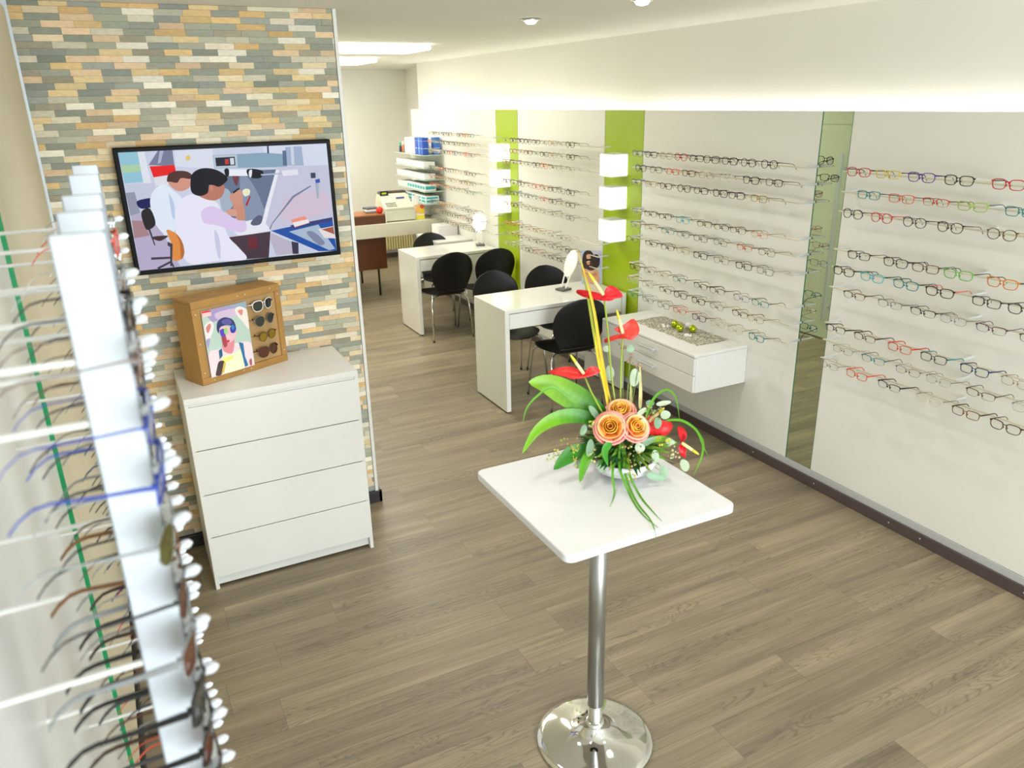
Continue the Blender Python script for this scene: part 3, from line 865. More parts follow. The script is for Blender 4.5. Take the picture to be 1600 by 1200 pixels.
# ---------------------------------------------------------------- television
tv = empty('television', (-2.935, 3.60, 1.778))
tag(tv, 'black flat television on the slate wall showing two people in white coats at a workbench', 'television')
MB().box(-0.487, 0.487, -0.045, -0.010, -0.286, 0.286).build('frame', mat('tv_black', (3, 3, 5), 0.35, spec=0.08), tv, bevel=0.004)
MB().box(-0.25, 0.25, -0.010, 0.012, -0.16, 0.16).build('wall_mount', BLACKP, tv)
MB().box(-0.05, 0.05, -0.047, -0.035, -0.292, -0.285).build('sensor_bar', BLACKP, tv)
TVP = [(206, 212, 232),
       ((150, 200, 218), [(65, 122), (195, 118), (232, 320), (105, 332)], 0), ((176, 210, 170), [(85, 210), (212, 205), (216, 250), (92, 262)], 0),
       ((226, 232, 242), [(195, 115), (240, 112), (285, 335), (232, 335)], 0), ((200, 206, 226), [(110, 340), (300, 325), (330, 520), (140, 545)], 0),
       ((186, 176, 206), [(140, 545), (300, 520), (340, 640), (470, 925), (180, 930)], 0), ((170, 134, 140), [(145, 580), (220, 582), (265, 680), (160, 700)], 0),
       ((150, 156, 174), [(110, 395), (170, 388), (205, 530), (138, 548)], 0), ((30, 30, 90), [(185, 450), (290, 430), (300, 480), (210, 500)], 1),
       ((122, 128, 156), [(268, 208), (332, 110), (430, 106), (442, 212)], 0), ((176, 182, 206), [(345, 110), (372, 108), (350, 190), (330, 200)], 0),
       ((236, 32, 32), [(275, 216), (442, 206), (456, 270), (300, 292)], 0), ((226, 226, 238), [(300, 290), (455, 265), (452, 335), (312, 345)], 0),
       ((222, 226, 240), [(445, 110), (700, 95), (705, 230), (450, 215)], 0), ((226, 206, 120), [(520, 148), (545, 142), (548, 170), (522, 174)], 1),
       ((138, 168, 190), [(700, 140), (1190, 112), (1200, 215), (710, 228)], 0), ((188, 204, 216), [(704, 142), (862, 134), (868, 220), (710, 226)], 0),
       ((38, 38, 56), [(716, 156), (848, 148), (852, 206), (722, 213)], 0), ((190, 60, 60), [(780, 165), (806, 163), (808, 198), (782, 200)], 0),
       ((210, 220, 232), [(815, 158), (842, 156), (844, 200), (818, 202)], 0),
       ((216, 224, 240), [(1040, 75), (1470, 50), (1485, 215), (1300, 215), (1200, 130), (1045, 120)], 0), ((60, 76, 110), [(1066, 72), (1078, 71), (1080, 124), (1068, 125)], 0),
       ((164, 182, 208), [(1190, 82), (1300, 74), (1312, 205), (1184, 205)], 0), ((96, 112, 148), [(1170, 105), (1195, 105), (1200, 205), (1172, 205)], 0), ((206, 216, 232), [(1225, 78), (1245, 77), (1250, 200), (1230, 200)], 0),
       ((202, 202, 224), [(1130, 215), (1482, 200), (1502, 560), (1080, 645), (1005, 640)], 0), ((214, 196, 214), [(1200, 420), (1440, 380), (1460, 520), (1160, 570)], 1),
       ((104, 118, 146), [(800, 245), (1125, 232), (1010, 600), (860, 610), (760, 480), (720, 380)], 0), ((136, 150, 174), [(880, 280), (930, 285), (1000, 400), (1040, 560), (900, 580)], 1), ((166, 182, 200), [(740, 380), (800, 370), (830, 470), (760, 520)], 1),
       ((236, 238, 248), [(1122, 236), (1146, 234), (1030, 645), (1004, 640)], 0), ((236, 236, 246), [(780, 610), (1010, 560), (1082, 640), (870, 688)], 0), ((90, 96, 120), [(945, 590), (990, 545), (1025, 550), (1010, 600), (960, 610)], 1),
       ((120, 60, 70), [(830, 270), (870, 275), (860, 340), (838, 320)], 1),
       ((238, 242, 250), [(785, 234), (960, 235), (960, 276), (790, 278)], 0), ((22, 22, 28), [(775, 240), (790, 226), (806, 236), (804, 276), (785, 280)], 1), ((22, 22, 28), [(925, 240), (960, 228), (1028, 240), (1036, 268), (1008, 292), (944, 286)], 1), ((235, 238, 245), [(940, 250), (950, 235), (962, 240), (955, 285), (942, 280)], 1),
       ((180, 190, 208), [(1020, 264), (1260, 248), (1262, 256), (1022, 274)], 0), ((232, 232, 244), [(1160, 240), (1270, 230), (1272, 268), (1170, 276)], 0),
       ((120, 132, 160), [(1350, 340), (1360, 344), (1240, 420), (1090, 600), (1075, 640), (1068, 632), (1086, 595), (1230, 410)], 0),
       ((190, 200, 214), [(1345, 250), (1400, 246), (1405, 292), (1350, 296)], 0), ((60, 70, 90), [(1355, 254), (1388, 252), (1390, 288), (1358, 290)], 0), ((60, 90, 180), [(1385, 300), (1415, 292), (1420, 318), (1390, 324)], 0), ((170, 180, 196), [(1385, 325), (1410, 322), (1408, 420), (1395, 430)], 0),
       ((38, 84, 168), [(1080, 645), (1495, 555), (1520, 778), (1400, 782)], 0), ((60, 66, 120), [(1210, 608), (1495, 552), (1498, 575), (1230, 630)], 0), ((172, 190, 212), [(1200, 650), (1400, 602), (1510, 765), (1470, 775)], 0), ((130, 140, 168), [(1320, 660), (1365, 650), (1440, 720), (1400, 740)], 1),
       ((244, 150, 130), [(1215, 570), (1310, 545), (1342, 590), (1240, 622)], 0), ((240, 236, 240), [(1225, 590), (1330, 566), (1338, 590), (1240, 618)], 0), ((236, 226, 226), [(1398, 632), (1500, 612), (1516, 695), (1438, 692)], 0), ((170, 92, 70), [(1420, 634), (1500, 616), (1508, 668)], 0),
       ((74, 54, 66), [(790, 690), (1075, 650), (1060, 825), (900, 838)], 0), ((110, 40, 50), [(920, 690), (985, 680), (985, 760), (930, 770)], 0), ((190, 184, 202), [(1080, 660), (1220, 722), (1242, 795), (1110, 812), (1070, 700)], 0), ((60, 56, 76), [(1215, 715), (1262, 725), (1262, 800), (1222, 800)], 0),
       ((228, 238, 252), [(372, 332), (325, 352), (284, 400), (272, 470), (300, 592), (350, 662), (385, 682), (450, 620), (475, 470), (478, 420), (420, 370)], 1), ((190, 206, 236), [(400, 400), (430, 460), (435, 560), (420, 560), (405, 470)], 1),
       ((216, 152, 134), [(395, 320), (440, 372), (490, 380), (540, 352), (548, 300), (500, 270), (430, 270)], 1), ((84, 50, 44), [(388, 314), (400, 268), (450, 246), (520, 248), (556, 272), (545, 298), (490, 292), (470, 305), (455, 325), (410, 318)], 1),
       ((42, 36, 38), [(212, 520), (270, 500), (304, 600), (250, 642), (224, 600)], 1), ((70, 50, 48), [(275, 690), (385, 680), (330, 716)], 1), ((60, 60, 72), [(255, 640), (268, 638), (300, 745), (292, 745)], 0),
       ((236, 236, 252), [(545, 402), (480, 435), (445, 500), (436, 620), (460, 760), (530, 868), (700, 850), (905, 838), (860, 760), (795, 690), (760, 590), (740, 500), (710, 450), (610, 420)], 1), ((206, 208, 236), [(700, 640), (730, 700), (735, 820), (718, 822), (700, 720)], 1),
       ((224, 204, 240), [(612, 520), (660, 484), (720, 490), (830, 560), (885, 552), (915, 605), (900, 650), (840, 652), (720, 610), (630, 592)], 1),
       ((206, 146, 122), [(846, 560), (826, 450), (885, 430), (908, 560), (880, 575)], 1), ((212, 152, 130), [(806, 410), (850, 378), (882, 372), (895, 440), (860, 470), (820, 455)], 1), ((216, 160, 140), [(780, 510), (840, 500), (850, 545), (800, 540)], 1), ((40, 40, 48), [(826, 384), (870, 355), (876, 364), (832, 396)], 0), ((240, 240, 205), [(892, 378), (915, 362), (942, 370), (938, 402), (905, 412)], 1), ((180, 30, 40), [(910, 470), (940, 410), (948, 414), (922, 478)], 0),
       ((190, 122, 102), [(592, 402), (640, 432), (700, 442), (748, 420), (770, 380), (768, 340), (690, 330), (640, 380)], 1),
       ((24, 18, 26), [(552, 388), (545, 320), (560, 262), (620, 228), (700, 230), (765, 260), (795, 295), (775, 325), (735, 350), (700, 340), (670, 342), (658, 392), (605, 412)], 1), ((206, 136, 116), [(672, 345), (692, 340), (698, 368), (680, 380)], 1),
       ((228, 146, 70), [(376, 642), (440, 665), (480, 722), (492, 795), (470, 838), (420, 846), (402, 800), (408, 738)], 1), ((186, 110, 56), [(440, 668), (480, 722), (492, 795), (470, 838), (466, 780), (462, 720)], 1),
       ((66, 64, 74), [(382, 720), (415, 735), (408, 885), (395, 885), (398, 755), (380, 745)], 0), ((66, 64, 74), [(268, 826), (400, 820), (402, 834), (270, 842)], 0), ((66, 64, 74), [(305, 895), (404, 845), (424, 888), (414, 892), (400, 862), (318, 905)], 0)]
picture('screen', [(65, 125), (1468, 55), (1522, 778), (192, 918)], TVP, 0.932, 0.530, Matrix.Translation((-0.466, -0.0462, -0.263)), attr_mat('screen_glow', 0.3, emit=0.60, spec=0.04), tv)

# ---------------------------------------------------------------- chest of drawers
cx0, cy0 = -3.334, 3.118
t = empty('chest_of_drawers', (cx0 + 0.4, cy0 + 0.24, 0))
tag(t, 'tall white chest with four wide drawers in front of the slate wall', 'chest of drawers')
MB().box(-0.4, 0.4, -0.24, 0.24, 0.972, 1.0).box(-0.4, -0.382, -0.237, 0.24, 0, 0.972).box(0.382, 0.4, -0.237, 0.24, 0, 0.972) \
    .box(-0.382, 0.382, 0.22, 0.24, 0.02, 0.972).box(-0.382, 0.382, -0.232, 0.22, 0.957, 0.971).box(-0.382, 0.382, -0.21, -0.195, 0.012, 0.065).build('body', WHITE, t, bevel=0.0015)
zz = 0.068
hs = [0.218, 0.225, 0.225, 0.216]
for i, h in enumerate(hs):
    MB().box(-0.399, 0.399, -0.240, -0.2375, zz + 0.0015, zz + h - 0.0005).box(-0.381, 0.381, -0.2375, -0.2, zz + 0.001, zz + h - 0.0015).build('drawer', WHITE, t, bevel=0.002)
    zz += h + 0.002

# ---------------------------------------------------------------- wooden display box with poster and sunglasses
ang = math.atan2(0.197, 0.432)
wb = empty('display_box', (-3.234, 3.276, 1.0), ang)
tag(wb, 'shallow brown wooden display box with poster and sunglasses on the white chest', 'display box')
WOOD = mat('oak_brown_wood', (172, 128, 66), 0.5, noise=0.22, nscale=9, bump=0.2)
WOOD2 = mat('light_brown_board', (178, 142, 94), 0.6, noise=0.08, nscale=14)
MB().box(0, 0.475, 0, 0.14, 0, 0.012).box(0, 0.475, 0, 0.14, 0.388, 0.40).box(0, 0.012, 0, 0.14, 0.012, 0.388).box(0.463, 0.475, 0, 0.14, 0.012, 0.388) \
    .box(0.012, 0.463, 0.128, 0.14, 0.012, 0.388).build('case', WOOD, wb, bevel=0.0015)
MB().box(0, 0.475, -0.012, 0.0, 0, 0.034).box(0, 0.475, -0.012, 0.0, 0.366, 0.40).box(0, 0.034, -0.012, 0.0, 0.034, 0.366).box(0.446, 0.475, -0.012, 0, 0.034, 0.366).build('front_frame', WOOD, wb, bevel=0.002)
MB().box(0.034, 0.446, -0.004, 0.002, 0.0345, 0.3655).build('back_board', WOOD2, wb)
for x, z_ in ((0.06, 0.015), (0.22, 0.017), (0.24, 0.383), (0.26, 0.017), (0.42, 0.385), (0.28, 0.383), (0.017, 0.06), (0.017, 0.2), (0.017, 0.34), (0.46, 0.06), (0.46, 0.35)):
    MB().lathe([(0.0035, 0), (0.003, 0.0015)], 8, M=Matrix.Translation((x, -0.012, z_)) @ Matrix.Rotation(PI / 2, 4, 'X')).build('screw', ALU, wb)
POST = [(186, 206, 196),
        ((166, 150, 196), [(150, 270), (440, 215), (620, 200), (690, 300), (500, 330), (300, 420), (240, 420)], 1), ((208, 186, 214), [(300, 320), (560, 260), (600, 330), (480, 380), (330, 400)], 1), ((150, 170, 190), [(400, 225), (680, 175), (690, 260), (560, 240)], 0),
        ((238, 226, 230), [(150, 480), (240, 420), (270, 500), (230, 620), (200, 720), (170, 640)], 1), ((206, 130, 124), [(170, 500), (215, 450), (235, 480), (205, 560), (180, 560)], 1), ((170, 160, 206), [(170, 670), (220, 640), (200, 760), (190, 760)], 1),
        ((240, 228, 224), [(545, 270), (610, 240), (700, 290), (715, 400), (712, 520), (640, 430), (570, 350)], 1), ((222, 140, 130), [(580, 290), (640, 280), (630, 350), (600, 330)], 1),
        ((238, 60, 70), [(108, 298), (232, 282), (232, 345), (118, 360)], 0), ((246, 200, 200), [(118, 322), (235, 300), (238, 350), (122, 372)], 0),
        ((236, 216, 224), [(200, 830), (330, 770), (560, 690), (740, 690), (782, 955), (230, 1140)], 1),
        ((222, 140, 150), [(400, 640), (520, 620), (530, 720), (500, 820), (400, 800), (380, 720)], 1), ((232, 190, 200), [(330, 520), (420, 480), (560, 540), (530, 640), (460, 690), (400, 660), (360, 600)], 1), ((170, 70, 84), [(370, 620), (420, 600), (440, 720), (400, 740)], 1), ((196, 60, 80), [(410, 660), (470, 655), (465, 680), (430, 688)], 1),
        ((46, 60, 110), [(310, 520), (320, 430), (370, 385), (430, 372), (510, 400), (548, 470), (545, 530), (500, 480), (420, 470), (350, 500), (335, 570)], 1), ((96, 90, 160), [(370, 420), (440, 385), (500, 420), (480, 460), (400, 460)], 1),
        ((92, 70, 190), [(345, 540), (390, 515), (425, 540), (415, 600), (370, 612)], 1), ((56, 60, 170), [(480, 500), (530, 470), (555, 510), (535, 560), (490, 560)], 1), ((150, 210, 120), [(400, 520), (440, 505), (445, 560), (410, 580)], 1), ((60, 130, 190), [(500, 470), (530, 475), (525, 520), (500, 520)], 1),
        ((40, 96, 130), [(330, 790), (370, 760), (380, 850), (340, 900)], 0), ((230, 236, 200), [(385, 860), (500, 830), (620, 760), (660, 850), (650, 1000), (420, 1070), (350, 1000)], 1), ((240, 230, 120), [(370, 900), (500, 850), (510, 880), (400, 940)], 1),
        ((44, 110, 160), [(585, 680), (640, 690), (660, 850), (700, 960), (660, 985), (630, 850)], 0), ((70, 60, 60), [(330, 930), (400, 930), (370, 1080), (290, 1110), (300, 1030)], 1), ((214, 180, 80), [(390, 940), (420, 935), (395, 1060), (360, 1090)], 0), ((170, 90, 90), [(715, 900), (740, 880), (745, 950), (725, 960)], 1)]
pb = MB().box(0.044, 0.278, -0.0155, -0.0125, 0.030, 0.350).build('poster', WHITE, wb)
picture('poster_print', [(105, 300), (680, 180), (782, 955), (235, 1142)], POST, 0.234, 0.320, Matrix.Translation((0.044, -0.0158, 0.030)), attr_mat('poster_print', 0.35), pb)
hold = MB()
for k, (zz, sh, c, ln, cn) in enumerate(((0.318, 'sun', 'white', 'grey', 'white-framed sunglasses'), (0.242, 'aviator', 'silver', 'grey', 'dark aviator sunglasses'),
                                         (0.163, 'round', 'dark brown', 'yellow', 'brown sunglasses with yellow lenses'), (0.085, 'sun', 'dark brown', 'brown', 'sunglasses with gradient brown lenses'))):
    p = Matrix.Rotation(ang, 4, 'Z') @ Vector((0.365, -0.028, zz))
    s_ = spectacles((-3.234 + p.x, 3.276 + p.y, 1.0 + p.z), ang + 0.25, sh, c, '%s on the wooden display box, %s of the four' % (cn, ['topmost', 'second', 'third', 'lowest'][k]),
                    'sunglasses on the wooden display box', lens=ln, name='sunglasses', cat='glasses', tcol=c if k != 1 else 'dark grey')
    s_.scale = (0.95, 0.5, 1)
    hold.box(0.305, 0.309, -0.008, 0.03, zz + 0.006, zz + 0.014).box(0.425, 0.429, -0.008, 0.03, zz + 0.006, zz + 0.014)
hold.build('glasses_holders', BLACKP, wb)

# ---------------------------------------------------------------- desks
def desk(name, x0, x1, y0, y1, h, label):
    t = empty(name, ((x0 + x1) / 2, (y0 + y1) / 2, 0))
    tag(t, label, 'desk', 'white high gloss desks')
    w, d = (x1 - x0) / 2, (y1 - y0) / 2
    MB().box(-w, w, -d, d, h - 0.028, h).build('tabletop', GLOSS, t, bevel=0.002)
    for s in (-1, 1):
        xa = -w if s < 0 else w - 0.036
        MB().box(xa, xa + 0.036, -d, d, 0.012, h - 0.028).build('side_panel', GLOSS, t, bevel=0.0015)
        MB().box(xa + 0.004, xa + 0.032, -d + 0.02, d - 0.02, 0, 0.012).build('foot_strip', BLACKP, t)
    MB().box(-w + 0.036, w - 0.036, -d + 0.03, d - 0.03, h - 0.150, h - 0.029).build('drawer_case', WHITE, t)
    for a, b_ in ((-w + 0.040, -0.002), (0.002, w - 0.040)):
        MB().box(a, b_, -d + 0.004, -d + 0.029, h - 0.146, h - 0.034).build('drawer', GLOSS, t, bevel=0.002)
    return t


desk('white_desk', -1.075, -0.02, 4.44, 4.98, 0.80, 'white glossy desk nearer the camera, with a table mirror and a photo card')
desk('white_desk', -0.905, -0.02, 6.72, 7.25, 0.80, 'white glossy desk farther back with an oval table mirror')

# ---------------------------------------------------------------- chairs
SHELL = mat('black_lacquer_shell', (6, 6, 7), 0.42, noise=0.03, spec=0.42)


def shell_part(rows, name, parent):
    mb = MB()
    n = 15
    prev = None
    for (y, z_, hw, cup) in rows:
        ring = []
        for i in range(n):
            u = -1 + 2 * i / (n - 1)
            ring.append((hw * u, y + cup[0] * u * u * hw / 0.2, z_ + cup[1] * u * u * hw / 0.2))
        ids = mb.loop(ring)
        if prev: mb.strip(prev, ids, False)
        prev = ids
    o = mb.build(name, SHELL, parent, smooth=True)
    s = o.modifiers.new('thick', 'SOLIDIFY'); s.thickness = 0.011; s.offset = 0
    s = o.modifiers.new('sub', 'SUBSURF'); s.levels = 1; s.render_levels = 2
    return o


def make_chair():
    t = empty('chair')
    rows = []
    # seat from the front edge to the waist
    for u in (0, 0.02, 0.07, 0.16, 0.3, 0.5, 0.7, 0.86, 0.95, 1.0):
        y = 0.225 - 0.42 * u
        z_ = 0.452 - 0.018 * max(0, 0.16 - u) / 0.16 - 0.008 * math.sin(PI * u)
        hw = 0.215 * (1 - abs(1 - u / 0.42) ** 2.6) ** (1 / 2.2) if u < 0.42 else 0.215 - 0.075 * ((u - 0.42) / 0.58) ** 1.6
        rows.append((y, z_, max(hw, 0.05), (0, 0.008)))
    seat = rows + [(-0.222, 0.470, 0.142, (0.006, 0.006)), (-0.238, 0.497, 0.150, (0.012, 0.0))]
    back = [(-0.238, 0.497, 0.150, (0.012, 0.0)), (-0.246, 0.525, 0.164, (0.018, 0.0))]
    H0, H1 = 0.525, 0.885
    for u in (0.12, 0.25, 0.4, 0.55, 0.7, 0.82, 0.9, 0.96, 0.99, 1.0):
        z_ = H0 + (H1 - H0) * u
        y = -0.246 - 0.085 * u
        if u < 0.5: hw = 0.164 + (0.218 - 0.164) * math.sin(u / 0.5 * PI / 2)
        else: hw = 0.218 * math.sqrt(max(0.0, 1 - ((u - 0.5) / 0.5) ** 2.3))
        back.append((y, z_, max(hw, 0.03), (0.028, 0)))
    shell_part(seat, 'seat', t)
    shell_part(back, 'backrest', t)
    MB().lathe([(0.085, -0.006), (0.085, 0.002)], 24, c=(0, 0.0, 0.430)).tube([(-0.15, 0.13, 0.424), (0, 0.02, 0.424), (0.15, 0.13, 0.424)], 0.007, 8) \
        .tube([(-0.15, -0.13, 0.424), (0, -0.02, 0.424), (0.15, -0.13, 0.424)], 0.007, 8).build('under_frame', CHROME, t, smooth=False)
    for sx in (-1, 1):
        for sy in (-1, 1):
            lg = MB().tube([(sx * 0.13, sy * 0.115, 0.425), (sx * 0.172, sy * 0.155, 0.416), (sx * 0.192, sy * 0.176, 0.385), (sx * 0.196, sy * 0.19, 0.32), (sx * 0.212, sy * 0.232, 0.015)], 0.0085, 10).build('leg', CHROME, t, smooth=True)
            MB().lathe([(0.010, 0), (0.011, 0.012), (0.009, 0.022)], 12, c=(sx * 0.2125, sy * 0.2325, 0)).build('foot_cap', BLACKP, lg)
    return t


chairs = [(-0.55, 4.48, -0.10, 'black chair with its back to the camera, tucked under the nearer desk'),
          (-0.66, 6.67, 0.0, 'black chair with its back to the camera, left one at the farther desk'),
          (-0.225, 6.62, 0.0, 'black chair with its back to the camera, right one at the farther desk'),
          (-0.715, 5.06, PI + 0.02, 'black chair facing the camera behind the nearer desk, left one'),
          (-0.25, 5.03, PI, 'black chair facing the camera behind the nearer desk, right one'),
          (-0.44, 7.24, PI + 0.0, 'black chair facing the camera behind the farther desk')]
proto = make_chair()
for i, (x, y, a, lb) in enumerate(chairs):
    o = proto if i == 0 else copy_tree(proto)
    o.location = (x, y, 0)
    o.rotation_euler = (0, 0, a)
    tag(o, lb, 'chair', 'black shell chairs at the desks')

# ---------------------------------------------------------------- bistro table
bt = empty('bistro_table', (-2.215, 1.45, 0))
tag(bt, 'square white standing table on a chrome column with round chrome base', 'table')
MB().box(-0.305, 0.305, -0.305, 0.305, 1.018, 1.045).build('tabletop', mat('white_laminate', (228, 228, 229), 0.4, noise=0.005), bt, bevel=0)
top = bt.children[0]
# rounded corners
def rounded_slab(w, r, z0, z1, n=8):
    mb = MB()
    pts = []
    for cx, cy, a0 in ((w - r, w - r, 0), (-w + r, w - r, PI / 2), (-w + r, -w + r, PI), (w - r, -w + r, 3 * PI / 2)):
        for k in range(n + 1):
            a = a0 + PI / 2 * k / n
            pts.append((cx + r * math.cos(a), cy + r * math.sin(a)))
    lo = mb.loop([(x, y, z0) for x, y in pts]); hi = mb.loop([(x, y, z1) for x, y in pts])
    mb.strip(lo, hi); mb.face(lo[::-1]); mb.face(hi)
    return mb
top.data = rounded_slab(0.305, 0.028, 1.018, 1.045).mesh('tabletop', [MATS['white_laminate']])
bv = top.modifiers.new('bevel', 'BEVEL'); bv.width = 0.004; bv.segments = 3; bv.limit_method = 'ANGLE'
GREYT = mat('grey_steel_tube', (166, 165, 161), 0.34, 0.85, noise=0.0)
MB().lathe([(0.030, 0.165), (0.030, 1.0)], 32).build('column', GREYT, bt, smooth=True, auto=0.6)
MB().lathe([(0.026, 0.05), (0.026, 0.166), (0.030, 0.168)], 32).build('lower_sleeve', CHROME, bt, auto=0.6)
MB().lathe([(0.09, 1.0), (0.09, 1.008), (0.12, 1.017)], 32).build('mounting_plate', BLACKP, bt)
MB().lathe([(0.212, 0.0), (0.214, 0.004), (0.212, 0.010), (0.19, 0.016), (0.15, 0.022), (0.10, 0.032), (0.065, 0.045), (0.045, 0.062), (0.036, 0.078), (0.033, 0.090), (0.028, 0.092)], 64).build('base', CHROME, bt, smooth=True, auto=0.9)

# ---------------------------------------------------------------- flower arrangement
def P(u, v, depth):
    """point seen in direction (u, v) at a given distance along the viewing axis"""
    d = Vector(CAM_R[0]) * ((u - 800) / FPX) + Vector(CAM_R[1]) * ((v - 600) / FPX) + Vector(CAM_R[2])
    return CAM_C + d * depth


BC = Vector((-2.09, 1.50, 1.046))
fa = empty('flower_arrangement', BC)
tag(fa, 'bowl of red anthuriums, orange roses and green leaves on the standing table', 'flowers')
CER = mat('white_marbled_ceramic', (222, 222, 224), 0.3, noise=0.08, nscale=14)
MB().lathe([(0.045, 0.0), (0.062, 0.004), (0.095, 0.022), (0.112, 0.045), (0.116, 0.066), (0.110, 0.068), (0.100, 0.046), (0.06, 0.03)], 40).build('bowl', CER, fa, smooth=True)
MB().lathe([(0.085, 0.040), (0.075, 0.062), (0.03, 0.072)], 24).build('floral_foam', mat('dark_green_foam', (36, 62, 34), 0.9), fa)
D0 = 2.56


def Q(u, v, dd=0.0):
    p = P(u, v, D0 + dd)
    zmin = BC.z + 0.006
    if p.z < zmin:  # rests on the tabletop instead of going through it
        k = (CAM_C.z - zmin) / (CAM_C.z - p.z)
        p = CAM_C + (p - CAM_C) * k
    return p - BC


PET = attr_mat('petal_tissue', 0.42, noise=0.06, nscale=40)
LEAFM = attr_mat('leaf_tissue', 0.38, noise=0.10, nscale=25)


def blade(mb, pts, widths, col, side=None, fold=0.15, cols=None):
    """leaf or petal strip along a curve, with a folded midrib"""
    pts = [Vector(p) for p in pts]
    n = len(pts)
    rows = []
    cdir = (CAM_C - BC - pts[n // 2]).normalized()
    for i, p in enumerate(pts):
        t = (pts[min(i + 1, n - 1)] - pts[max(i - 1, 0)]).normalized()
        s = t.cross(side if side is not None else cdir).normalized()
        nn = s.cross(t).normalized()
        w = widths[i]
        rows.append(mb.loop([p - s * w, p - s * w * 0.5 - nn * w * fold * 0.6, p - nn * w * fold, p + s * w * 0.5 - nn * w * fold * 0.6, p + s * w]))
    for i, (a, b_) in enumerate(zip(rows, rows[1:])):
        mb.strip(a, b_, False, 0, cols[i] if cols else col)


def bez(p0, p1, p2, n=10):
    return [Vector(p0) * (1 - t) ** 2 + Vector(p1) * 2 * t * (1 - t) + Vector(p2) * t * t for t in (i / n for i in range(n + 1))]


def leaf_w(n, w, a=0.6):
    return [max(w * (math.sin(PI * min(1, (i / n)) ** a) ** 0.8), 0.0006) for i in range(n + 1)]


def cat_rom(pts, n=5):
    out = []
    P_ = [Vector(p) for p in pts]
    for i in range(len(P_) - 1):
        p0 = P_[max(i - 1, 0)]; p1 = P_[i]; p2 = P_[i + 1]; p3 = P_[min(i + 2, len(P_) - 1)]
        for k in range(n):
            t = k / n
            out.append(0.5 * ((2 * p1) + (-p0 + p2) * t + (2 * p0 - 5 * p1 + 4 * p2 - p3) * t * t + (-p0 + 3 * p1 - 3 * p2 + p3) * t ** 3))
    out.append(P_[-1])
    return out


CENTER = Vector((0, 0, 0.07))


def anthurium(base, outline_px, spadix, stem, dd, col):
    """red heart-shaped spathe (fan of patches), cream spadix and stem"""
    a = empty('anthurium', (0, 0, 0)); a.parent = fa
    mb = MB()
    b_ = Q(base[0], base[1], dd)
    k = len(outline_px)
    px = smooth_poly(outline_px, 4)
    m = len(px)
    rim = []
    for i, (u, v) in enumerate(px):
        depth = dd + 0.02 * math.sin(2 * PI * i / m) - 0.012 * math.cos(4 * PI * i / m)
        rim.append(Q(u, v, depth))
    mid = [b_.lerp(p, 0.55) + Vector((0, 0, 0.004)) for p in rim]
    c0 = mb.loop([b_])[0]
    im, ir = mb.loop(mid), mb.loop(rim)
    for i in range(m):
        j = (i + 1) % m
        cc = tuple(min(255, c * (0.92 + 0.16 * ((i * 7) % 5) / 4)) for c in col)
        mb.face((c0, im[i], im[j]), 0, cc)
        mb.face((im[i], ir[i], ir[j], im[j]), 0, cc)
    o = mb.build('spathe', PET, a, smooth=True)
    sd = o.modifiers.new('t', 'SOLIDIFY'); sd.thickness = 0.0012
    s0, s1 = Q(*spadix[0], dd - 0.015), Q(*spadix[1], dd - 0.03)
    mb = MB()
    pts = bez(s0, (s0 + s1) / 2, s1, 8)
    n = len(pts)
    rad = [0.0052, 0.0056, 0.0056, 0.0055, 0.0053, 0.005, 0.0046, 0.004, 0.0018]
    half = 5
    mb.tube(pts[:half + 1], rad[:half + 1], 10, 0, (244, 222, 160))
    mb.tube(pts[half:], rad[half:], 10, 0, (228, 216, 60))
    mb.build('spadix', PET, a, smooth=True)
    st = cat_rom([Q(u, v, dd + 0.01) for u, v in stem] + [CENTER], 5)
    MB().tube(st, 0.0032, 8, 0, (150, 168, 60)).build('stem', LEAFM, a, smooth=True)


anthurium((943, 463), [(944, 463), (925, 456), (903, 453), (902, 459), (918, 466), (936, 469), (953, 470), (963, 466), (973, 463), (966, 452), (953, 446), (947, 452)], ((943, 461), (919, 425)), [(944, 466), (950, 520), (957, 600)], 0.0, (226, 34, 44))
anthurium((972, 523), [(972, 523), (958, 527), (945, 530), (946, 536), (952, 534), (965, 530), (976, 529), (986, 531), (996, 524), (999, 513), (990, 498), (974, 508), (960, 514)], ((973, 521), (963.5, 484)), [(973, 527), (970, 580), (970, 640)], 0.02, (232, 62, 50))
anthurium((912, 585), [(912, 586), (895, 574), (875, 574), (857, 580), (861, 584), (880, 588), (895, 592), (912, 590), (928, 586), (938, 580), (930, 573), (920, 575)], ((912, 584), (891, 554)), [(914, 590), (925, 615), (944, 650)], -0.04, (230, 50, 48))
anthurium((1014, 659), [(1013, 658), (1008, 652), (1014, 650), (1024, 654), (1040, 658), (1050, 662), (1048, 673), (1036, 682), (1020, 680), (1004, 676), (1006, 668)], ((1014, 659), (1038, 637)), [(1010, 668), (1000, 680)], 0.0, (222, 30, 34))
anthurium((1065, 692), [(1064, 690), (1060, 680), (1059, 667), (1066, 668), (1072, 675), (1073, 684), (1068, 690), (1072, 700), (1071, 715), (1063, 710), (1060, 700)], ((1065, 692), (1092, 710)), [(1058, 694), (1035, 688), (1010, 690)], 0.0, (214, 18, 32))


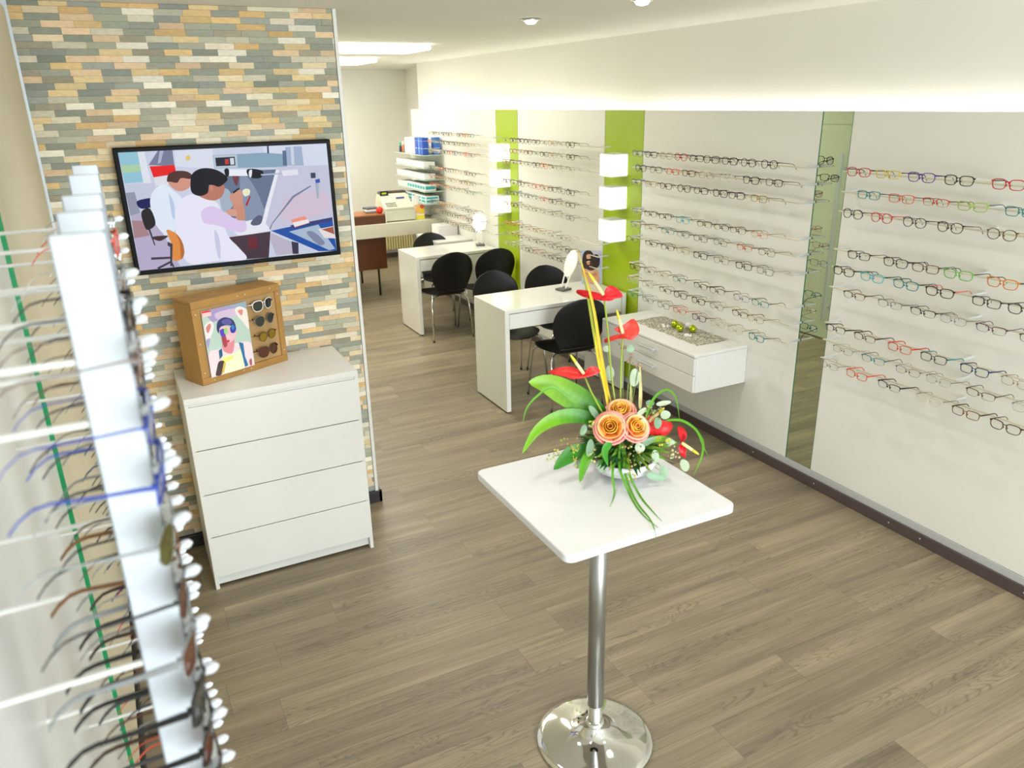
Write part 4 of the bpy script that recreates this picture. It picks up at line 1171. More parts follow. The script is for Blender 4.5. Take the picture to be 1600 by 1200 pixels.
def rose(u, v, r, dd, tilt):
    c = Q(u, v, dd)
    cdir = (CAM_C - BC - c).normalized()
    axis = (cdir + tilt).normalized()
    q = axis.to_track_quat('Z', 'Y')
    mb = MB()
    layers = [(1.0, 0.42, 5, (236, 84, 84), (248, 160, 150)), (0.86, 0.62, 5, (244, 130, 80), (250, 190, 170)), (0.70, 0.76, 5, (250, 170, 70), (252, 206, 150)),
              (0.52, 0.84, 4, (250, 184, 40), (252, 206, 90)), (0.36, 0.88, 4, (248, 178, 30), (252, 196, 70)), (0.20, 0.88, 3, (244, 176, 60), (248, 180, 100))]
    for li, (rad, hgt, n, cin, cout) in enumerate(layers):
        for k in range(n):
            a0 = 2 * PI * (k / n) + li * 0.55
            wdt = 2 * PI / n * 1.25
            grid = []
            for i in range(6):
                s = i / 5
                row = []
                for j in range(7):
                    w = (j / 6 - 0.5)
                    a = a0 + wdt * w * (0.55 + 0.45 * s)
                    flare = 1 + (0.16 * s ** 4 if li < 3 else -0.1 * s)
                    rr_ = r * rad * (0.30 + 0.70 * math.sin(min(1, s * 1.15) * PI / 2)) * flare
                    z_ = r * (hgt * (s ** 0.8) * (1 - 0.5 * w * w * 1.6) - 0.45 + 0.02 * li) - (0.10 * r * max(0, s - 0.8) * 5 if li < 2 else 0)
                    row.append(c + q @ Vector((rr_ * math.cos(a), rr_ * math.sin(a), z_)))
                grid.append(mb.loop(row))
            for i in range(5):
                cc = tuple(cin[x] + (cout[x] - cin[x]) * (i / 4) ** 2 for x in range(3))
                mb.strip(grid[i], grid[i + 1], False, 0, cc)
    o = mb.build('rose', PET, fa, smooth=True)
    sd = o.modifiers.new('t', 'SOLIDIFY'); sd.thickness = 0.0008
    sp = MB().lathe([(r * 0.30, -r * 0.5), (r * 0.62, -r * 0.42), (r * 0.8, -r * 0.18)], 16, M=Matrix.Translation(c) @ q.to_matrix().to_4x4(), col=(226, 84, 70)).build('base_petals', PET, o, smooth=True)
    return o


rose(954, 668, 0.050, -0.075, Vector((-0.1, 0, 0.35)))
rose(993, 667, 0.045, -0.07, Vector((0.45, 0, 0.2)))
rose(969, 642, 0.046, -0.02, Vector((0.1, 0.3, 0.6)))


def px_leaf(name, pts, w, col, dd0, dd1=None, a=0.6, n=4, cols=None, fold=0.2, base=None):
    k = len(pts)
    dd1 = dd0 if dd1 is None else dd1
    pp = cat_rom([Q(u, v, dd0 + (dd1 - dd0) * i / (k - 1)) for i, (u, v) in enumerate(pts)], n)
    if base:
        m_ = len(pp) - 1
        cols = [tuple(base[x] + (col[x] - base[x]) * min(1, i / (0.6 * m_)) for x in range(3)) for i in range(m_)]
    mb = MB()
    blade(mb, pp, leaf_w(len(pp) - 1, w, a), col, cols=cols, fold=fold)
    o = mb.build(name, LEAFM, fa, smooth=True)
    return o


# broad leaves
px_leaf('broad_leaf', [(955, 660), (925, 637), (890, 617), (855, 600), (826, 597)], 0.043, (120, 168, 24), 0.0, -0.05, a=0.95, base=(24, 96, 26))
px_leaf('broad_leaf', [(945, 672), (915, 652), (875, 652), (840, 672), (816, 709)], 0.024, (112, 166, 18), 0.0, -0.08, a=0.75, base=(26, 104, 26))
px_leaf('broad_leaf', [(930, 700), (900, 706), (882, 718), (865, 734)], 0.026, (48, 122, 24), -0.02, -0.05, a=0.8)
px_leaf('broad_leaf', [(930, 695), (915, 720), (906, 754)], 0.016, (84, 150, 20), -0.03, -0.07, a=0.8)
px_leaf('broad_leaf', [(955, 690), (945, 705), (950, 728)], 0.012, (60, 140, 34), -0.09, -0.1)
px_leaf('broad_leaf', [(900, 655), (925, 640), (940, 655), (958, 675)], 0.020, (28, 104, 30), 0.0, 0.0)
px_leaf('broad_leaf', [(1010, 690), (1035, 685), (1058, 692)], 0.010, (130, 176, 40), -0.02, -0.02)
# tall upright blades
px_leaf('upright_blade', [(965, 665), (950, 610), (937, 540), (925, 470), (902, 388)], 0.0052, (214, 190, 58), 0.02, 0.0, a=1.2, cols=None)
px_leaf('upright_blade', [(958, 660), (940, 590), (928, 520), (918, 460), (908, 425)], 0.0048, (178, 190, 70), 0.03, 0.02, a=1.1)
px_leaf('upright_blade', [(952, 655), (945, 600), (935, 560), (930, 520)], 0.0060, (238, 192, 30), 0.0, 0.0, a=0.9)
px_leaf('upright_blade', [(1000, 640), (1001, 610), (1000, 568)], 0.006, (224, 214, 150), 0.05, 0.05)
px_leaf('upright_blade', [(985, 640), (986, 615), (985, 590)], 0.005, (206, 206, 130), 0.05, 0.05)
# arching grass
for pts in ([(962, 700), (957, 740), (960, 770), (953, 792)], [(970, 690), (968, 730), (985, 775), (1005, 805), (1035, 829)], [(975, 695), (983, 740), (1000, 775), (1018, 797), (1034, 814)],
            [(972, 692), (978, 745), (995, 785), (1018, 815), (1027, 848)], [(900, 630), (865, 605), (838, 620), (822, 640), (817, 662)], [(1008, 655), (1022, 622), (1042, 609), (1056, 622), (1062, 657)],
            [(1040, 657), (1065, 657), (1088, 672), (1098, 695), (1106, 712)], [(1085, 668), (1098, 690), (1096, 715), (1083, 744)]):
    px_leaf('grass_strand', pts, 0.0042, (92, 156, 34), -0.05, -0.10, a=0.5, fold=0.1)
# eucalyptus: pale round leaves on twigs
euc = [(915, 627, 9, 9, 0), (896, 612, 14, 6, -40), (934, 674, 6, 11, 0), (912, 672, 5, 9, 20), (907, 722, 12, 6, -50), (941, 728, 8, 11, -20), (922, 700, 6, 14, 10), (1006, 663, 6, 9, -10), (1028, 661, 6, 9, 0),
       (1037, 630, 12, 4, -10), (1024, 714, 6, 11, 0), (1037, 739, 7, 12, 0), (1070, 727, 7, 10, -20), (1024, 745, 14, 6, 15), (1000, 700, 8, 8, 0), (1000, 716, 8, 9, -10), (1004, 695, 12, 4, -35), (947, 700, 5, 4, 0),
       (984, 682, 7, 5, 0), (948, 545, 6, 5, 0), (953, 583, 7, 12, 0), (985, 545, 6, 6, 30), (992, 590, 8, 14, 5), (1013, 690, 12, 5, -30), (1003, 643, 9, 4, -40), (1047, 690, 8, 5, 20), (929, 645, 5, 14, -35), (1040, 648, 8, 7, 0), (1016, 630, 7, 5, 0)]
for k, (u, v, a_, b_, rot) in enumerate(euc):
    mb = MB()
    dd = -0.07 + 0.05 * ((k * 5) % 7) / 7 if v > 640 else 0.03
    ca, sa = math.cos(math.radians(rot)), math.sin(math.radians(rot))
    pts = []
    for i in range(14):
        t_ = 2 * PI * i / 14
        x, y = a_ * math.cos(t_), b_ * math.sin(t_) * (1 - 0.15 * math.cos(t_))
        pts.append(Q(u + x * ca - y * sa, v + x * sa + y * ca, dd + 0.006 * math.cos(t_)))
    c = Q(u, v, dd + 0.003)
    ic = mb.loop([c])[0]; ir = mb.loop(pts)
    col = [(150, 170, 142), (132, 162, 130), (164, 178, 150), (118, 152, 120), (172, 184, 156)][k % 5]
    for i in range(14):
        mb.face((ic, ir[i], ir[(i + 1) % 14]), 0, col)
    tw = cat_rom([Q(u, v, dd + 0.004), (Q(u, v, dd + 0.03) + CENTER) / 2 + Vector((0, 0, 0.01)), CENTER], 4)
    mb.tube(tw, 0.0009, 5, 0, (150, 160, 110))
    mb.build('eucalyptus_leaf', LEAFM, fa, smooth=True)
# seed sprays and green filler
fr_ = random.Random(5)
mb = MB()
for (u, v, n, du, dv, col) in ((925, 662, 9, 6, 5, (206, 204, 110)), (926, 715, 16, 5, 16, (206, 196, 140)), (890, 695, 14, 14, 10, (150, 160, 60)), (865, 712, 12, 10, 10, (170, 174, 80)), (990, 730, 20, 8, 22, (196, 180, 110)),
                               (1010, 715, 16, 12, 20, (120, 130, 40)), (1052, 705, 14, 10, 12, (196, 180, 140)), (1020, 640, 10, 14, 6, (150, 160, 100)), (985, 700, 12, 14, 8, (190, 180, 110)), (973, 545, 5, 5, 8, (150, 110, 90)),
                               (985, 560, 6, 5, 8, (160, 120, 100)), (998, 572, 6, 6, 4, (150, 120, 80)), (898, 715, 12, 4, 18, (180, 180, 70)), (1037, 690, 10, 10, 6, (200, 200, 60))):
    for i in range(n):
        p = Q(u + fr_.uniform(-du, du), v + fr_.uniform(-dv, dv), fr_.uniform(-0.09, -0.03) if v > 600 else 0.03)
        mb.sphere(p, fr_.uniform(0.0025, 0.0048), 7, 5, 0, tuple(c * fr_.uniform(0.85, 1.1) for c in col))
    mb.tube(cat_rom([Q(u, v, -0.03 if v > 600 else 0.03), CENTER], 3), 0.0012, 5, 0, (120, 140, 60))
o = mb.build('seed_sprays', LEAFM, fa, smooth=True); o['kind'] = 'stuff'
mb = MB()
for i in range(420):
    a = fr_.uniform(0, 2 * PI)
    rr_ = fr_.uniform(0.03, 0.16)
    e = Vector((rr_ * math.cos(a), rr_ * math.sin(a), fr_.uniform(0.060, 0.125)))
    s0 = CENTER + Vector((e.x * 0.3, e.y * 0.3, 0))
    blade(mb, bez(s0, (s0 + e) / 2 + Vector((0, 0, 0.03)), e, 4), leaf_w(4, fr_.uniform(0.004, 0.010), 0.8), fr_.choice([(40, 96, 30), (66, 130, 34), (100, 150, 44), (30, 80, 34), (124, 160, 60), (150, 176, 70), (36, 84, 40)]))
o = mb.build('green_filler', LEAFM, fa, smooth=True); o['kind'] = 'stuff'

# ---------------------------------------------------------------- floating drawer cabinet with decoration
fc = empty('wall_cabinet', (-0.215, 3.635, 0.475))
tag(fc, 'white wall-mounted cabinet with two drawers below the glasses near the mirror', 'cabinet', 'floating white cabinets')
MB().box(-0.197, 0.213, -0.515, 0.515, 0, 0.018).box(-0.197, 0.213, -0.515, -0.497, 0.018, 0.232).box(-0.197, 0.213, 0.497, 0.515, 0.018, 0.232).box(0.195, 0.213, -0.497, 0.497, 0.018, 0.232).build('body', WHITE, fc, bevel=0.002)
MB().box(-0.215, 0.213, -0.515, 0.515, 0.2325, 0.250).build('top_board', WHITE, fc, bevel=0.003)
for z0, z1 in ((0.003, 0.112), (0.115, 0.229)):
    dr = MB().box(-0.215, -0.1975, -0.513, 0.513, z0, z1).build('drawer', WHITE, fc, bevel=0.002)
    MB().box(-0.242, -0.232, -0.125, 0.045, z1 - 0.052, z1 - 0.040).box(-0.232, -0.215, -0.125, -0.113, z1 - 0.052, z1 - 0.040).box(-0.232, -0.215, 0.033, 0.045, z1 - 0.052, z1 - 0.040).build('handle', ALU, dr, bevel=0.002)

gm = bpy.data.materials.new('grey_mesh_runner')
gm.use_nodes = True
nt = gm.node_tree
vo = nt.nodes.new('ShaderNodeTexVoronoi'); vo.feature = 'DISTANCE_TO_EDGE'; vo.inputs['Scale'].default_value = 46
tc = nt.nodes.new('ShaderNodeTexCoord'); nt.links.new(tc.outputs['Object'], vo.inputs['Vector'])
cr = nt.nodes.new('ShaderNodeValToRGB'); nt.links.new(vo.outputs['Distance'], cr.inputs[0])
cr.color_ramp.elements[0].color = lin((206, 200, 182)); cr.color_ramp.elements[0].position = 0.05
cr.color_ramp.elements[1].color = lin((120, 116, 96)); cr.color_ramp.elements[1].position = 0.16
nt.links.new(cr.outputs[0], nt.nodes['Principled BSDF'].inputs['Base Color'])
nt.nodes['Principled BSDF'].inputs['Roughness'].default_value = 0.6
mb = MB()
rw = []
for i in range(25):
    yy = -0.345 + 0.69 * i / 24
    rw.append(mb.loop([(-0.13 + 0.006 * math.sin(i * 1.7), yy, 0), (-0.04, yy, 0.002 + 0.0012 * math.sin(i)), (0.05, yy, 0.002 + 0.0012 * math.cos(i * 1.3)), (0.13 + 0.006 * math.sin(i * 2.3), yy, 0)]))
for a, b_ in zip(rw, rw[1:]):
    mb.strip(a, b_, False)
ru = mb.build('table_runner', gm, loc=(-0.155, 3.615, 0.7265))
sd = ru.modifiers.new('t', 'SOLIDIFY'); sd.thickness = 0.0015
tag(ru, 'grey and cream net patterned runner on the wall cabinet', 'table runner')
GB = mat('metallic_green_bauble', (170, 190, 30), 0.18, 0.75, noise=0.05, nscale=30)
for k, (x, y, lb) in enumerate(((-0.155, 3.665, 'left one of the three shiny green balls on the wall cabinet'), (-0.185, 3.575, 'middle one of the three shiny green balls on the wall cabinet'), (-0.125, 3.515, 'right one of the three shiny green balls on the wall cabinet'))):
    t = empty('bauble', (x, y, 0.7285)); tag(t, lb, 'ball', 'green balls on the wall cabinet')
    MB().sphere((0, 0, 0.026), 0.026, 24, 14).build('ball', GB, t, smooth=True)
    MB().lathe([(0.006, 0.05), (0.006, 0.057)], 12).build('cap', mat('gold_cap', (210, 180, 90), 0.3, 0.9), t)
t = MB().sphere((0, 0, 0.024), 0.024, 20, 12).build('glass_ball', mat('frosted_glass_ball', (236, 236, 238), 0.12, coat=0.5), loc=(-0.09, 3.60, 0.7285), smooth=True)
tag(t, 'white glass ball behind the shiny green balls', 'ball')
for k, (x, y, lb) in enumerate(((-0.20, 3.72, 'white crystal stone left of the green balls'), (-0.20, 3.46, 'white crystal stone right of the green balls'))):
    mb = MB()
    for i in range(6):
        mb.sphere((fr_.uniform(-0.02, 0.02), fr_.uniform(-0.03, 0.03), 0.008), fr_.uniform(0.007, 0.013), 6, 4)
    tag(mb.build('crystal', mat('crystal_white', (236, 230, 222), 0.3), loc=(x, y, 0.7275)), lb, 'stone', 'white stones on the runner')

# ---------------------------------------------------------------- table mirrors
def table_mirror(loc, rz, w, h, label, tilt, lh=0.085):
    t = empty('table_mirror', loc, rz)
    tag(t, label, 'mirror', 'standing mirrors on the desks')
    MB().box(-0.045, 0.045, -0.05, 0.05, 0, 0.016).build('base', mat('grey_base', (92, 94, 88), 0.35), t, bevel=0.004)
    M = Matrix.Translation((0, 0, 0.016)) @ Matrix.Rotation(tilt, 4, 'X')
    n = 28
    rim, inn, bk = [], [], []
    for i in range(n):
        a = 2 * PI * i / n
        x, z_ = w * math.cos(a), lh + h / 2 + h / 2 * math.sin(a)
        x *= 1.0 + 0.12 * math.sin(a)
        rim.append((x, z_)); inn.append((x * 0.88, lh + h / 2 + h / 2 * 0.9 * math.sin(a)))
    mb = MB()
    L = [mb.loop([M @ Vector((x, yy, z_)) for x, z_ in q]) for q, yy in ((inn, -0.006), (rim, -0.006), (rim, 0.006))]
    mb.strip(L[0], L[1]); mb.strip(L[1], L[2]); mb.face(L[2])
    for s in (-1, 1):
        mb.tube([M @ Vector((s * w * 0.5, 0, lh + h * 0.09)), M @ Vector((s * 0.022, 0, 0.0))], 0.006, 8)
    mb.build('frame', GLOSS, t)
    mb = MB()
    mb.face(mb.loop([M @ Vector((x, -0.0055, z_)) for x, z_ in inn]))
    mb.build('mirror_glass', MATS['mirror_silver'], t)
    return t


table_mirror((-0.385, 4.78, 0.80), -1.30, 0.060, 0.22, 'white framed table mirror turned sideways on the nearer desk', -0.42, 0.09)
table_mirror((-0.095, 6.98, 0.80), -0.35, 0.074, 0.20, 'oval white framed table mirror on the farther desk', -0.1, 0.115)

# photo card on the nearer desk
pc = empty('photo_card', (-0.088, 4.84, 0.80), -0.70)
tag(pc, 'upright photo card of a long-haired woman in sunglasses on the nearer desk', 'photo card')
CARD = [(176, 190, 220), ((206, 196, 220), [(1200, 180), (1375, 205), (1350, 400), (1280, 360)], 0),
        ((60, 44, 40), [(1010, 480), (1030, 330), (1070, 210), (1140, 165), (1210, 200), (1260, 320), (1320, 420), (1300, 500), (1230, 550), (1160, 580), (1080, 540), (1030, 520)], 1),
        ((46, 42, 70), [(1245, 280), (1300, 270), (1335, 360), (1310, 440), (1270, 400)], 1),
        ((214, 158, 120), [(985, 520), (1040, 520), (1100, 560), (1200, 580), (1262, 560), (1280, 700), (1260, 850), (1130, 860), (1030, 760), (980, 640)], 1),
        ((196, 132, 96), [(1000, 560), (1080, 590), (1230, 620), (1240, 700), (1120, 660), (1020, 620)], 1), ((226, 178, 144), [(1050, 570), (1190, 600), (1180, 640), (1060, 610)], 1),
        ((222, 170, 140), [(1108, 270), (1150, 240), (1180, 290), (1170, 360), (1150, 440), (1110, 450), (1095, 400), (1110, 340)], 1),
        ((20, 16, 18), [(1092, 340), (1140, 335), (1190, 345), (1180, 380), (1140, 372), (1100, 375)], 1), ((180, 70, 70), [(1105, 415), (1140, 412), (1130, 430)], 1),
        ((80, 56, 46), [(1150, 400), (1200, 420), (1190, 560), (1160, 560)], 1), ((80, 56, 46), [(1060, 430), (1095, 450), (1085, 540), (1050, 500)], 1)]
body = MB().box(-0.08, 0.08, 0, 0.003, 0, 0.275).build('card', WHITE, pc)
picture('photo_print', [(1045, 148), (1382, 205), (1290, 880), (940, 838)], CARD, 0.16, 0.275, Matrix.Translation((-0.08, -0.0002, 0)), attr_mat('photo_print', 0.3), body)
MB().box(-0.03, 0.03, 0.0032, 0.05, 0, 0.004).box(-0.03, 0.03, 0.0032, 0.006, 0, 0.12).build('stand', WHITE, pc)

# ---------------------------------------------------------------- rear: shelves with lens care
SHG = glassy('pale_green_glass', (222, 238, 226), 0.80)
SHE = mat('shelf_glass_edge', (190, 214, 194), 0.15, noise=0)
shz = [1.655, 1.515, 1.385, 1.255, 1.115]
for k, zz in enumerate(shz):
    t = empty('glass_shelf', (-0.125, 8.60, zz))
    tag(t, 'glass wall shelf in the far corner, %s from the top' % ORD[k], 'shelf', 'glass shelves in the far corner')
    MB().box(-0.125, 0.123, -0.49, 0.49, -0.008, 0).build('glass_plate', SHG, t)
    MB().box(-0.1265, -0.1252, -0.49, 0.49, -0.008, 0).box(-0.125, 0.123, -0.4915, -0.4903, -0.008, 0).build('polished_edge', SHE, t)
    for yy in (-0.4, 0.4):
        MB().box(0.06, 0.124, yy - 0.01, yy + 0.01, -0.016, -0.0085).build('support', ALU, t)
BLU = mat('blue_carton', (24, 78, 178), 0.4, noise=0.12, nscale=40)
BLU2 = mat('light_blue_carton', (60, 120, 206), 0.4, noise=0.1, nscale=40)
WHC = mat('white_carton', (228, 230, 226), 0.5, noise=0.03)
TEAL = mat('teal_print', (20, 160, 165), 0.4, noise=0.05)
MINT = mat('mint_carton', (170, 216, 206), 0.5, noise=0.04)
DOT = mat('dark_dot', (70, 76, 72), 0.5)
REDC = mat('orange_cap', (232, 120, 60), 0.4)


def carton(name, x0, x1, y0, y1, z0, z1, m, label, group, band=None):
    t = empty(name, ((x0 + x1) / 2, (y0 + y1) / 2, z0))
    tag(t, label, 'box', group)
    w, d, h = (x1 - x0) / 2, (y1 - y0) / 2, z1 - z0
    MB().box(-w, w, -d, d, 0, h).build('carton', m, t, bevel=0.0015)
    if band:
        mb = MB()
        for (a, b_, bm) in band:
            mb.box(-w - 0.0006, -w - 0.0001, -d * 0.86, d * 0.86, h * a, h * b_)
            mb.box(-w * 0.86, w * 0.86, -d - 0.0006, -d - 0.0001, h * a, h * b_)
        mb.build('printed_band', band[0][2], t)
    return t


GSH = 'packs on the top glass shelf'
zt = shz[0] + 0.0005
PRT = mat('white_print', (235, 240, 248), 0.5)
for k, (y0, y1, x0, m, h, lb) in enumerate(((8.14, 8.21, -0.235, BLU, 0.185, 'dark blue tall pack, front right end of the top glass shelf'), (8.225, 8.295, -0.235, BLU2, 0.185, 'blue tall pack, second from the right on the top glass shelf'),
                                         (8.31, 8.385, -0.235, BLU, 0.185, 'blue tall pack, third from the right on the top glass shelf'), (8.14, 8.22, -0.10, BLU2, 0.185, 'blue tall pack at the back right of the top glass shelf'))):
    carton('lens_care_pack', x0, x0 + 0.075, y0, y1, zt, zt + h, m, lb, GSH, [(0.36, 0.385, PRT), (0.80, 0.815, PRT)])
for k, (y0, y1, lb) in enumerate(((8.43, 8.53, 'white pack with mint top beside the blue packs'), (8.545, 8.645, 'white pack with mint top, second left of the blue packs'), (8.66, 8.76, 'white pack with mint top, third left of the blue packs'))):
    carton('lens_care_pack', -0.225, -0.14, y0, y1, zt, zt + 0.175, WHC, lb, GSH, [(0.82, 0.98, MINT)])
for k, (yy, cb, cc, h, lb) in enumerate(((8.83, TEAL, MINT, 0.10, 'small teal bottle on the top glass shelf'), (8.91, REDC, WHC, 0.12, 'small orange bottle on the top glass shelf'), (9.02, mat('dark_bottle', (52, 44, 78), 0.3), mat('green_cap', (60, 180, 130), 0.4), 0.10, 'dark bottle with green cap at the left end of the top glass shelf'))):
    t = empty('lens_care_bottle', (-0.19, yy, zt)); tag(t, lb, 'bottle', 'bottles on the top glass shelf')
    MB().lathe([(0.017, 0), (0.018, 0.004), (0.018, h * 0.6), (0.010, h * 0.68)], 16).build('bottle', cb, t, smooth=True)
    MB().lathe([(0.012, h * 0.68), (0.012, h), (0.010, h + 0.004)], 16).build('cap', cc, t)
for s, zz in ((1, shz[1]), (2, shz[2]), (3, shz[3])):
    n = 11
    for i in range(n):
        y0 = 8.14 + i * 0.085
        teal = (s == 3 and i < 7)
        t = carton('lens_box', -0.235, -0.10, y0, y0 + 0.078, zz + 0.0005, zz + (0.062 if not teal else 0.075), WHC,
                   '%s lens box, %s from the right on the %s glass shelf' % ('white and teal' if teal else 'flat white', ORD[i], ORD[s]), 'lens boxes on the glass shelves', [(0.25, 0.72, TEAL)] if teal else None)
        if not teal and i > 1:
            mb = MB()
            for q in (0.3, 0.7):
                mb.box(-0.0685, -0.0676, -0.006, 0.006, 0.062 * q - 0.006, 0.062 * q + 0.006)
            mb.build('printed_dots', DOT, t)
for i in range(5):
    y0 = 8.14 + i * 0.15
    carton('lens_box', -0.235, -0.07, y0, y0 + 0.14, shz[4] + 0.0005, shz[4] + 0.085, WHC, 'large white and teal lens box, %s from the right on the lowest glass shelf' % ORD[i], 'large lens boxes on the lowest glass shelf', [(0.15, 0.45, TEAL), (0.6, 0.85, TEAL)])

# ---------------------------------------------------------------- rear: counter and what stands on it
CT = mat('cream_counter', (212, 207, 186), 0.5, noise=0.01)
ct = empty('service_counter', (-0.96, 8.52, 0))
tag(ct, 'thick cream service counter across the rear of the shop', 'counter')
MB().box(-1.3, 0.955, -0.27, 0.25, 0.765, 0.918).build('worktop', CT, ct, bevel=0.003)
MB().box(0.86, 0.90, -0.2, 0.2, 0, 0.765).build('support_panel', CT, ct)
BR = mat('reddish_brown_veneer', (88, 46, 14), 0.4, noise=0.25, nscale=5)
BRL = mat('light_walnut_veneer', (150, 92, 38), 0.4, noise=0.2, nscale=5)
hb = empty('wooden_pedestal', (-1.1, 8.75, 0))
tag(hb, 'reddish brown wooden pedestal on black legs under the cream counter', 'cabinet')
MB().box(-0.5, 0.42, -0.40, 0.70, 0.385, 0.762).build('body', BR, hb, bevel=0.003)
for x, y in ((0.475, 0.64), (0.565, 0.55), (-0.45, 0.64)):
    pass
for x, y in ((0.40, 0.66), (-0.42, 0.66), (0.40, -0.1), (-0.42, -0.1)):
    MB().tube([(x, y, 0.385), (x, y, 0.0)], 0.013, 10).build('leg', BLACKP, hb)
rb = empty('wooden_riser', (-1.15, 8.46, 0.9185))
tag(rb, 'low brown wooden riser box standing on the cream counter', 'box')
MB().box(-0.45, 0.465, -0.185, 0.20, 0, 0.092).build('body', BR, rb)
MB().box(-0.45, 0.468, -0.187, 0.20, 0.0925, 0.106).build('top_board', BRL, rb)
MB().box(0.4655, 0.475, -0.188, 0.2, 0, 0.105).build('light_edge', WHITE, rb)
zr = 0.9185 + 0.1065
for k, (m, lb) in enumerate(((mat('grey_cover', (110, 116, 122), 0.5), 'grey book at the bottom of the stack on the brown riser'), (WHC, 'white book in the middle of the stack on the brown riser'), (mat('slate_cover', (84, 96, 104), 0.5), 'dark grey book on top of the stack on the brown riser'))):
    t = MB().box(-0.075, 0.075, -0.06, 0.06, 0, 0.020).build('book', m, loc=(-0.79, 8.47 + k * 0.004, zr + k * 0.0208), bevel=0.002)
    t.rotation_euler = (0, 0, 0.12 * k - 0.1)
    tag(t, lb, 'book', 'books on the brown riser')
t = empty('red_ornament', (-0.722, 8.355, zr)); tag(t, 'round red paper ornament beside the books on the brown riser', 'ornament')
mb = MB()
for k in range(14):
    a = 2 * PI * k / 14
    mb.sphere((0.014 * math.cos(a), 0.014 * math.sin(a), 0.036), 0.026, 8, 8, sc=(1, 1, 1.35))
mb.build('ribbed_ball', mat('red_paper', (226, 36, 20), 0.5, noise=0.05), t, smooth=True)
MB().lathe([(0.006, 0.071), (0.003, 0.08)], 8).build('stalk', BLACKP, t)
cr_ = empty('cash_register', (-0.485, 8.52, 0.9185)); tag(cr_, 'beige cash register with slanted keyboard on the cream counter', 'cash register')
REG = mat('beige_register', (206, 204, 184), 0.45, noise=0.02)
MB().box(-0.185, 0.185, -0.2, 0.2, 0.010, 0.125).build('cash_drawer', REG, cr_, bevel=0.004)
MB().box(-0.17, 0.17, -0.18, 0.18, 0.0, 0.010).build('rubber_feet', BLACKP, cr_)
mb = MB()
prof = [(-0.19, 0.126), (-0.195, 0.155), (-0.10, 0.215), (-0.02, 0.285), (0.10, 0.29), (0.17, 0.20), (0.18, 0.126)]
a_ = mb.loop([(-0.18, y, z_) for y, z_ in prof]); b_ = mb.loop([(0.17, y, z_) for y, z_ in prof])
mb.strip(a_, b_); mb.face(a_[::-1]); mb.face(b_)
mb.build('body', REG, cr_, bevel=0.006)
mb = MB()
for i in range(5):
    for j in range(3):
        yk = -0.175 + j * 0.024; zk = 0.168 + j * 0.0152
        mb.box(-0.15 + i * 0.026, -0.13 + i * 0.026, yk, yk + 0.018, zk, zk + 0.012)
mb.build('keys', mat('grey_keys', (150, 150, 138), 0.5), cr_)
MB().box(-0.175, -0.075, -0.03, 0.01, 0.286, 0.335).build('display', mat('dark_display', (30, 36, 20), 0.2), cr_, bevel=0.003)
MB().box(-0.155, -0.10, -0.032, -0.0305, 0.30, 0.32).build('display_digits', mat('lime_digits', (170, 190, 60), 0.4), cr_)
MB().box(0.0, 0.10, -0.075, -0.07, 0.246, 0.262).build('blue_badge', mat('blue_badge', (60, 60, 150), 0.4), cr_)
cf = empty('card_folder', (-0.42, 8.79, 0.9185)); tag(cf, 'dark brown ribbed box behind the cash register', 'box')
DK = mat('dark_ribbed_box', (92, 74, 62), 0.6, noise=0.1)
mb = MB().box(-0.16, 0.16, -0.05, 0.05, 0.0, 0.30)
for i in range(16):
    mb.box(-0.158 + i * 0.02, -0.148 + i * 0.02, -0.054, -0.0505, 0.245, 0.295)
mb.build('body', DK, cf)
fb = empty('flyer_pack', (-0.245, 8.37, 0.9185)); tag(fb, 'upright white pack with orange and yellow print right of the cash register', 'box')
MB().box(-0.066, 0.066, -0.02, 0.02, 0, 0.275).build('carton', WHC, fb)
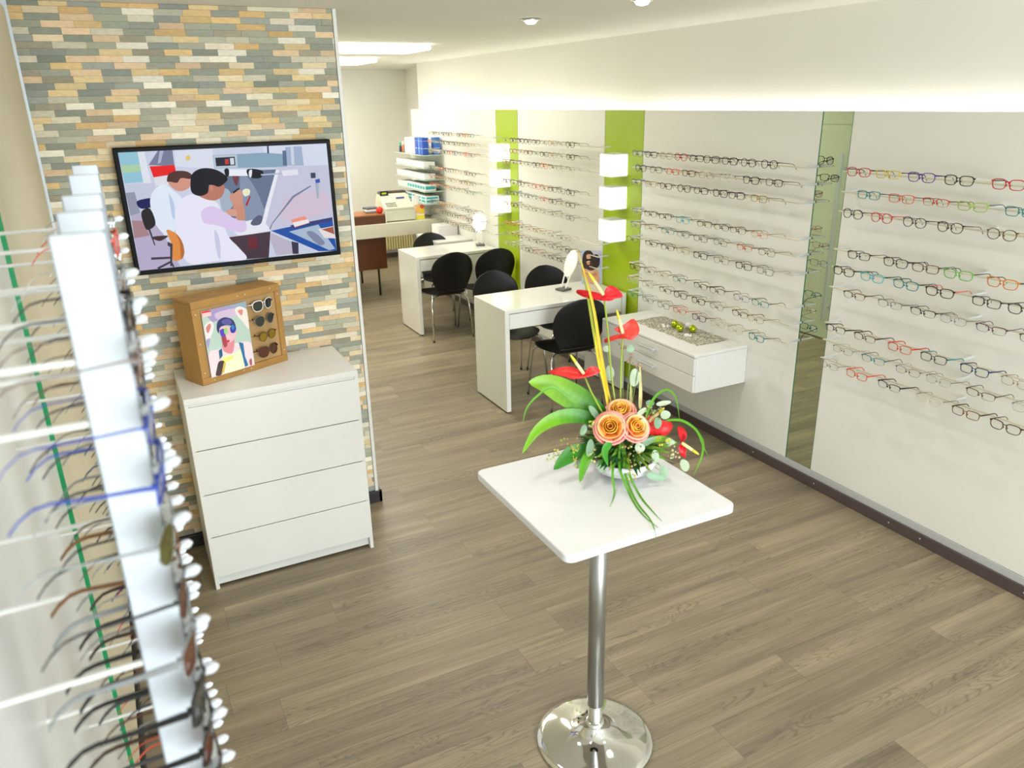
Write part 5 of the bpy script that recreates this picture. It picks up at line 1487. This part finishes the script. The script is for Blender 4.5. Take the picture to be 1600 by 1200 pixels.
FL = [(238, 232, 226), ((240, 226, 60), [(640, 1060), (860, 1040), (860, 1140), (640, 1145)], 0), ((246, 190, 110), [(610, 840), (720, 800), (860, 850), (850, 1000), (700, 1010), (620, 960)], 1), ((244, 206, 50), [(730, 880), (820, 870), (840, 980), (760, 1000)], 1),
      ((236, 90, 70), [(740, 830), (800, 810), (840, 850), (800, 900), (750, 880)], 1), ((240, 130, 90), [(690, 655), (760, 650), (792, 700), (760, 740), (740, 690)], 1), ((246, 210, 190), [(612, 840), (660, 850), (650, 940), (620, 930)], 1), ((130, 180, 60), [(760, 780), (790, 770), (790, 810), (765, 812)], 1)]
picture('print', [(590, 620), (795, 600), (862, 1138), (645, 1150)], FL, 0.132, 0.275, Matrix.Translation((-0.066, -0.0204, 0)), attr_mat('flyer_print', 0.4), fb)

# second floating cabinet with white files
lc = empty('wall_cabinet', (-0.20, 7.72, 0.60)); tag(lc, 'white wall-mounted cabinet behind the farther desk', 'cabinet', 'floating white cabinets')
MB().box(-0.20, 0.198, -0.33, 0.33, 0, 0.18).build('body', WHITE, lc, bevel=0.002)
MB().box(-0.205, 0.198, -0.335, 0.335, 0.1805, 0.20).build('top_board', WHITE, lc, bevel=0.003)
FILE = mat('white_file_box', (226, 222, 222), 0.5, noise=0.02)
for k in range(5):
    t = MB().box(-0.115, 0.115, -0.10, 0.10, 0, 0.0215).box(-0.1155, -0.115, -0.095, 0.095, 0.006, 0.012).build('file_box', FILE, loc=(-0.135, 7.85, 0.8005 + k * 0.0235), bevel=0.002)
    tag(t, 'flat white file box on the cabinet behind the farther desk, %s from the bottom' % ORD[k], 'file box', 'stack of white file boxes')

# radiator on the rear wall
rd = empty('radiator', (0.05, 10.88, 0.12)); tag(rd, 'cream ribbed radiator on the rear wall under the counter line', 'radiator')
RM = mat('cream_radiator', (214, 204, 150), 0.5)
mb = MB().box(-0.5, 0.5, 0.0, 0.02, 0, 0.55)
for i in range(25):
    mb.box(-0.49 + i * 0.04, -0.466 + i * 0.04, -0.035, -0.0005, 0.01, 0.54)
mb.build('ribbed_panel', RM, rd, bevel=0.003)
MB().box(-0.5, 0.5, -0.04, 0.02, 0.5505, 0.565).build('top_grille', RM, rd)
MB().box(-0.4, -0.36, 0.021, 0.05, 0.1, 0.45).box(0.36, 0.40, 0.021, 0.05, 0.1, 0.45).build('brackets', RM, rd)
MB().tube([(0.53, 0.02, 0.02), (0.53, 0.02, 0.58)], 0.012, 8).tube([(0.50, 0.0, 0.05), (0.53, 0.02, 0.05)], 0.01, 8).build('pipe', RM, rd)
